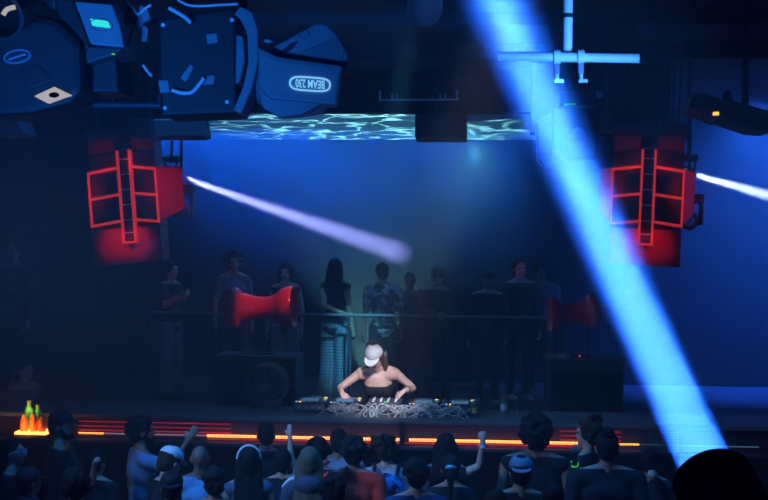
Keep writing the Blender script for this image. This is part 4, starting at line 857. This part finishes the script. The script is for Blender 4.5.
# drivers and boxes hanging under the truss
for pts, y, dep, lab in (([(128, 117), (150, 118), (152, 138), (130, 138)], 10.6, 0.3, 'small dark driver box beside the flat panel above the left loudspeaker'), ([(153, 119), (201, 119), (203, 136), (156, 137)], 9.0, 0.3, 'flat dark panel hanging right of the left loudspeaker rigging'),
        ([(-4, 119), (18, 119), (24, 134), (-4, 136)], 9.0, 0.3, 'dark box with a reddish corner hanging at the left edge'), ([(415, 113), (467, 113), (467, 138), (415, 138)], 12.4, 0.5, 'plain dark projector box hanging at the middle of the booth ceiling edge')):
    f = quad(pts, y); o = MB().prism(f, [p + Vector((0, dep, 0)) for p in f]).build('hanging_box', M['dark'], bevel=0.01); tag(o, lab, 'box')
    zt_ = max(p.z for p in f); xm = sum(p.x for p in f) / 4
    for q in (-1, 1): MB().cyl((xm + q * 0.06, y + dep / 2, zt_ - 0.02), (xm + q * 0.06, y + dep / 2, ZC + 0.02), 0.008, 8).build('hanging_rod', M['black'], o)
# lamps behind the loudspeakers that throw the violet beams
def mover(p, q, label, group, m_lens=None, s=1.0):
    p = Vector(p); d = (Vector(q) - p).normalized(); o = empty('moving_head_lamp', p, label, 'stage lamp', group)
    hp_ = p - d * 0.30 * s
    MB().lathe([(0, 0.07 * s), (0.02 * s, 0.10 * s), (0.05 * s, 0.105 * s), (0.05 * s, 0.095 * s), (0.08 * s, 0.095 * s), (0.08 * s, 0.105 * s), (0.11 * s, 0.105 * s), (0.11 * s, 0.095 * s), (0.14 * s, 0.095 * s), (0.14 * s, 0.105 * s), (0.25 * s, 0.1 * s), (0.28 * s, 0.085 * s), (0.28 * s, 0.06 * s), (0.26 * s, 0.055 * s)], hp_, d, 24, False).build('lamp_head', M['black'], o, smooth=40)
    MB().lathe([(0, 0.03), (0.01, 0.03)], hp_ + d * 0.255 * s, d, 16).build('lens', m_lens or M['dark'], o)
    c = hp_ + d * 0.13 * s; sd = d.cross(Vector((0, 0, 1))).normalized()
    for k in (-1, 1): MB().box(c + sd * k * 0.13 * s + Vector((0, 0, 0.08 * s)), (0.035 * s, 0.09 * s, 0.26 * s)).build('yoke_arm', M['black'], o, bevel=0.006)
    MB().box(c + Vector((0, 0, 0.25 * s)), (0.30 * s, 0.2 * s, 0.10 * s)).build('base', M['black'], o, bevel=0.01)
    MB().cyl(c + Vector((0, 0, 0.28 * s)), Vector((c.x, c.y, ZC + 0.02)), 0.014, 8).build('hanging_pipe', M['black'], o)
    return o
mover(L0 - (L1 - L0).normalized() * 0.05, L1, 'small black moving-head lamp behind the left loudspeaker throwing a violet beam', 'lamps behind the loudspeakers', M['vlens'], 0.6)
mover(at(182, 212, 11.7), at(196, 226, 10.4), 'black ribbed lamp hanging just right of the left loudspeaker, unlit', 'lamps behind the loudspeakers', s=0.85)
mover(R0 - (R1 - R0).normalized() * 0.05, R1, 'small black moving-head lamp behind the right loudspeaker throwing a violet beam', 'lamps behind the loudspeakers', M['vlens'], 0.6)
mover(at(690, 222, 11.8), at(700, 236, 10.4), 'black lamp hanging just right of the right loudspeaker, unlit', 'lamps behind the loudspeakers', s=0.85)
# pipe frame in the blue beam
YP = 6.05
pf = empty('overhead_pipe', at(567, 57, YP), 'pale blue lit pipe with a vertical drop pipe crossing the top of the blue beam', 'pipe')
MB().cyl(at(498, 56, YP), at(639, 58.5, YP), 0.024, 16).build('cross_pipe', M['pipe'], pf, smooth=60)
pb = at(567.5, 57, YP + 0.05); MB().cyl(pb, pb + Vector((0, 0, 1.2)), 0.024, 16).build('drop_pipe', M['pipe'], pf, smooth=60)
MB().cyl(at(568, 18, YP + 0.05), at(568, 14, YP + 0.05), 0.027, 16).build('joint_band', M['black'], pf, smooth=60)
for px in (557, 581):
    k = empty('pipe_clamp', at(px, 60, YP), 'pale %s clamp hooked on the cross pipe' % ('left' if px == 557 else 'right'), 'clamp', 'clamps on the cross pipe')
    a = at(px, 57, YP); MB().lathe([(-0.016, 0.027), (-0.016, 0.036), (0.016, 0.036), (0.016, 0.027)], a, (1, 0, 0.02), 16, False).build('ring', M['pipe'], k, smooth=50)
    MB().box(a + Vector((0, 0, -0.06)), (0.028, 0.03, 0.05)).build('block', M['housing'], k, bevel=0.004)
    MB().cyl(a + Vector((0, 0, -0.08)), a + Vector((0.004, 0, -0.125)), 0.009, 8).build('bolt', M['pipe'], k); MB().box(a + Vector((0.012, 0, -0.12)), (0.045, 0.016, 0.016)).build('wing_nut', M['pipe'], k)
# dome, bracket, sensor
dm = empty('dome_lamp', at(425, 0, 8.8), 'faint round glass dome lamp at the top middle of the ceiling', 'lamp')
c = at(425, 7, 8.8); MB().ell(c, (0.13, 0.13, 0.15)).build('globe', mat('frosted_globe', (0.07, 0.08, 0.095), 0.9), dm, smooth=180); MB().cyl(c + Vector((0, 0, 0.1)), (c.x, c.y, ZC + 0.01), 0.05, 14).build('stem', M['dark'], dm, smooth=60)
br = empty('ceiling_bracket', at(419, 100, 10.5), 'thin pale open bracket tray hanging under the ceiling at top middle', 'bracket')
yb = 10.5
MB().cyl(at(379, 100, yb), at(459, 99.5, yb), 0.008, 8).build('bottom_rail', M['pipe'], br)
for px, py in ((380, 91), (392, 94), (397, 94), (440, 94), (445, 94), (457, 90)):
    a = at(px, 99.5, yb); MB().cyl(a, at(px, py, yb), 0.010 if px in (380, 457) else 0.006, 8).build('upright', M['pipe'], br)
for px in (380, 457): a = at(px, 92, yb); MB().cyl(a, (a.x, a.y, ZC + 0.02), 0.004, 6).build('wire', M['black'], br)
sn = empty('ceiling_sensor', at(648, 30, 8.2), 'small grey square sensor box hanging right of the pale pipe', 'sensor')
slab([(639.5, 23), (657, 23), (657, 37), (639.5, 37)], 8.2, 0.08, M['grey'], 'box', sn); MB().ell(at(649, 29, 8.19), (0.02, 0.015, 0.02)).build('dome', M['dark'], sn, smooth=180); a = at(648, 24, 8.24); MB().cyl(a, a + Vector((0, 0, 0.4)), 0.03, 10).build('mount', M['dark'], sn)
# lamp left of the right loudspeaker
ml = empty('moving_head_lamp', at(575, 130, 10.8), 'dim grey moving-head lamp hanging between the blue beam and the right loudspeaker', 'stage lamp')
slab([(552, 108), (596, 109), (600, 125), (597, 158), (566, 160), (553, 150)], 10.8, 0.25, M['matte'], 'front_arm', ml, bevel=0.02)
slab([(536, 122), (552, 112), (553, 155), (545, 168), (538, 160)], 10.9, 0.2, M['black'], 'rear_arm', ml, bevel=0.015)
MB().lathe([(0, 0.07), (0.03, 0.11), (0.2, 0.12), (0.26, 0.1), (0.27, 0)], at(575, 118, 10.95), (0.1, -0.3, -1), 22).build('lamp_head', M['dark'], ml, smooth=50)
slab([(562, 91), (594, 90), (595, 105), (561, 106)], 10.9, 0.22, M['dark'], 'base', ml, bevel=0.01)
slab([(564, 103.5), (576, 103), (576, 105), (564, 105.5)], 10.89, 0.01, M['green_led'], 'status_display', ml, bevel=0)
slab([(596, 91), (603, 91), (603, 98), (597, 98)], 10.88, 0.02, M['housing'], 'knob', ml)
a = at(578, 92, 11.0); MB().cyl(a, (a.x, a.y, ZC + 0.02), 0.02, 10).build('hanging_pipe', M['black'], ml)
hb = [(616, 121), (659, 121), (661, 137), (616, 137)]
for pts, y, lab in ((hb, 11.75, 'flat dark amplifier box on top of the right loudspeaker rigging'), ([(602, 111), (614, 111), (615, 131), (602, 131)], 10.4, 'small dark box hanging left of the right loudspeaker rigging'), ([(660, 117), (690, 124), (690, 140), (662, 140)], 11.5, 'dark angled box hanging at the upper right of the right loudspeaker')):
    f = quad(pts, y); o = MB().prism(f, [p + Vector((0, 0.25, 0)) for p in f]).build('hanging_box', M['dark'], bevel=0.01); tag(o, lab, 'box')
    xm = sum(p.x for p in f) / 4; MB().cyl((xm, y + 0.12, max(p.z for p in f) - 0.02), (xm, y + 0.12, ZC + 0.02), 0.01, 8).build('hanging_rod', M['black'], o)
# black lamp at the right edge
rl = empty('strobe_lamp', at(740, 105, 6.4), 'black angled lamp with a small orange light hanging at the right edge', 'stage lamp')
YR = 6.4
slab([(692, 95), (704, 92), (722, 99), (776, 118), (776, 131), (757, 130), (716, 116), (690, 108)], YR, 0.3, M['black'], 'housing', rl, bevel=0.012)
slab([(725, 91), (731, 90), (733, 100), (776, 113), (776, 117), (722, 101)], YR - 0.03, 0.04, M['dark'], 'bracket', rl, bevel=0.004)
slab([(713.5, 112), (719, 111.8), (719, 115), (713.5, 115.2)], YR - 0.012, 0.02, M['orange_led'], 'orange_light', rl, bevel=0.002)
MB().tube(catmull([at(704, 111, YR), at(703, 118, YR), at(709, 123, YR), at(715, 121, YR), at(716, 114, YR)]), 0.008).build('power_lead', M['black'], rl, smooth=180)
a = at(745, 104, YR + 0.15); MB().cyl(a, a + Vector((0, 0, 1.1)), 0.02, 10).build('hanging_pipe', M['black'], rl)
for pts, lab in ((((690, 12), (699, 6), (712, -1)), 'faint thin pipe slanting at the top right corner'), (((696, 29.5), (718, 29.5)), 'short faint pipe under the slanting pipe at top right'), (((741, 32), (756, 26), (776, 22)), 'faint pipe rising to the right edge near the top')):
    o = MB().tube([at(a_, b_, 8.4) for a_, b_ in pts], 0.010).build('ceiling_pipe', M['grey'], smooth=60); tag(o, lab, 'pipe')
    p = at(pts[0][0] + 4, pts[0][1], 8.4); q_ = at((pts[0][0] + pts[1][0]) / 2, (pts[0][1] + pts[1][1]) / 2, 8.4); MB().cyl(q_, q_ + Vector((0, 0, 1.0)), 0.005, 6).build('hanging_wire', M['black'], o)

# ------------------------------------------------------------------ the lamp that throws the blue beam, low at the right
bm_ = empty('beam_lamp', B0, 'large black barrel-shaped lamp at the bottom right throwing the wide blue beam', 'stage lamp')
h0 = B0 - BEAM_DIR * 0.40
bar_ = MB().lathe([(0, 0.06), (0.02, 0.11), (0.12, 0.135), (0.30, 0.138), (0.41, 0.132), (0.42, 0.125), (0.42, 0.092), (0.38, 0.088)], h0, BEAM_DIR, 40, False).build('barrel', M['matte'], bm_, smooth=40)
MB().lathe([(0.30, 0.088), (0.305, 0.088)], h0, BEAM_DIR, 32).build('lens', M['dark'], bm_)
cm = h0 + BEAM_DIR * 0.16; sx = BEAM_DIR.cross(Vector((0, 1, 0))).normalized()
for k in (-1, 1): MB().box(cm + Vector((k * 0.17, 0, -0.13)), (0.045, 0.1, 0.36)).build('yoke_arm', M['black'], bm_, bevel=0.01)
MB().box(cm + Vector((0, 0, -0.34)), (0.40, 0.26, 0.12)).build('base', M['black'], bm_, bevel=0.015)
st = empty('lamp_stand', (cm.x, cm.y, 0), 'black stand under the large barrel-shaped lamp, out of the picture', 'stand')
MB().cyl((cm.x, cm.y, 0.02), (cm.x, cm.y, cm.z - 0.40), 0.05, 14).build('pole', M['black'], st); MB().box((cm.x, cm.y, 0.02), (0.7, 0.7, 0.04)).build('foot_plate', M['black'], st)
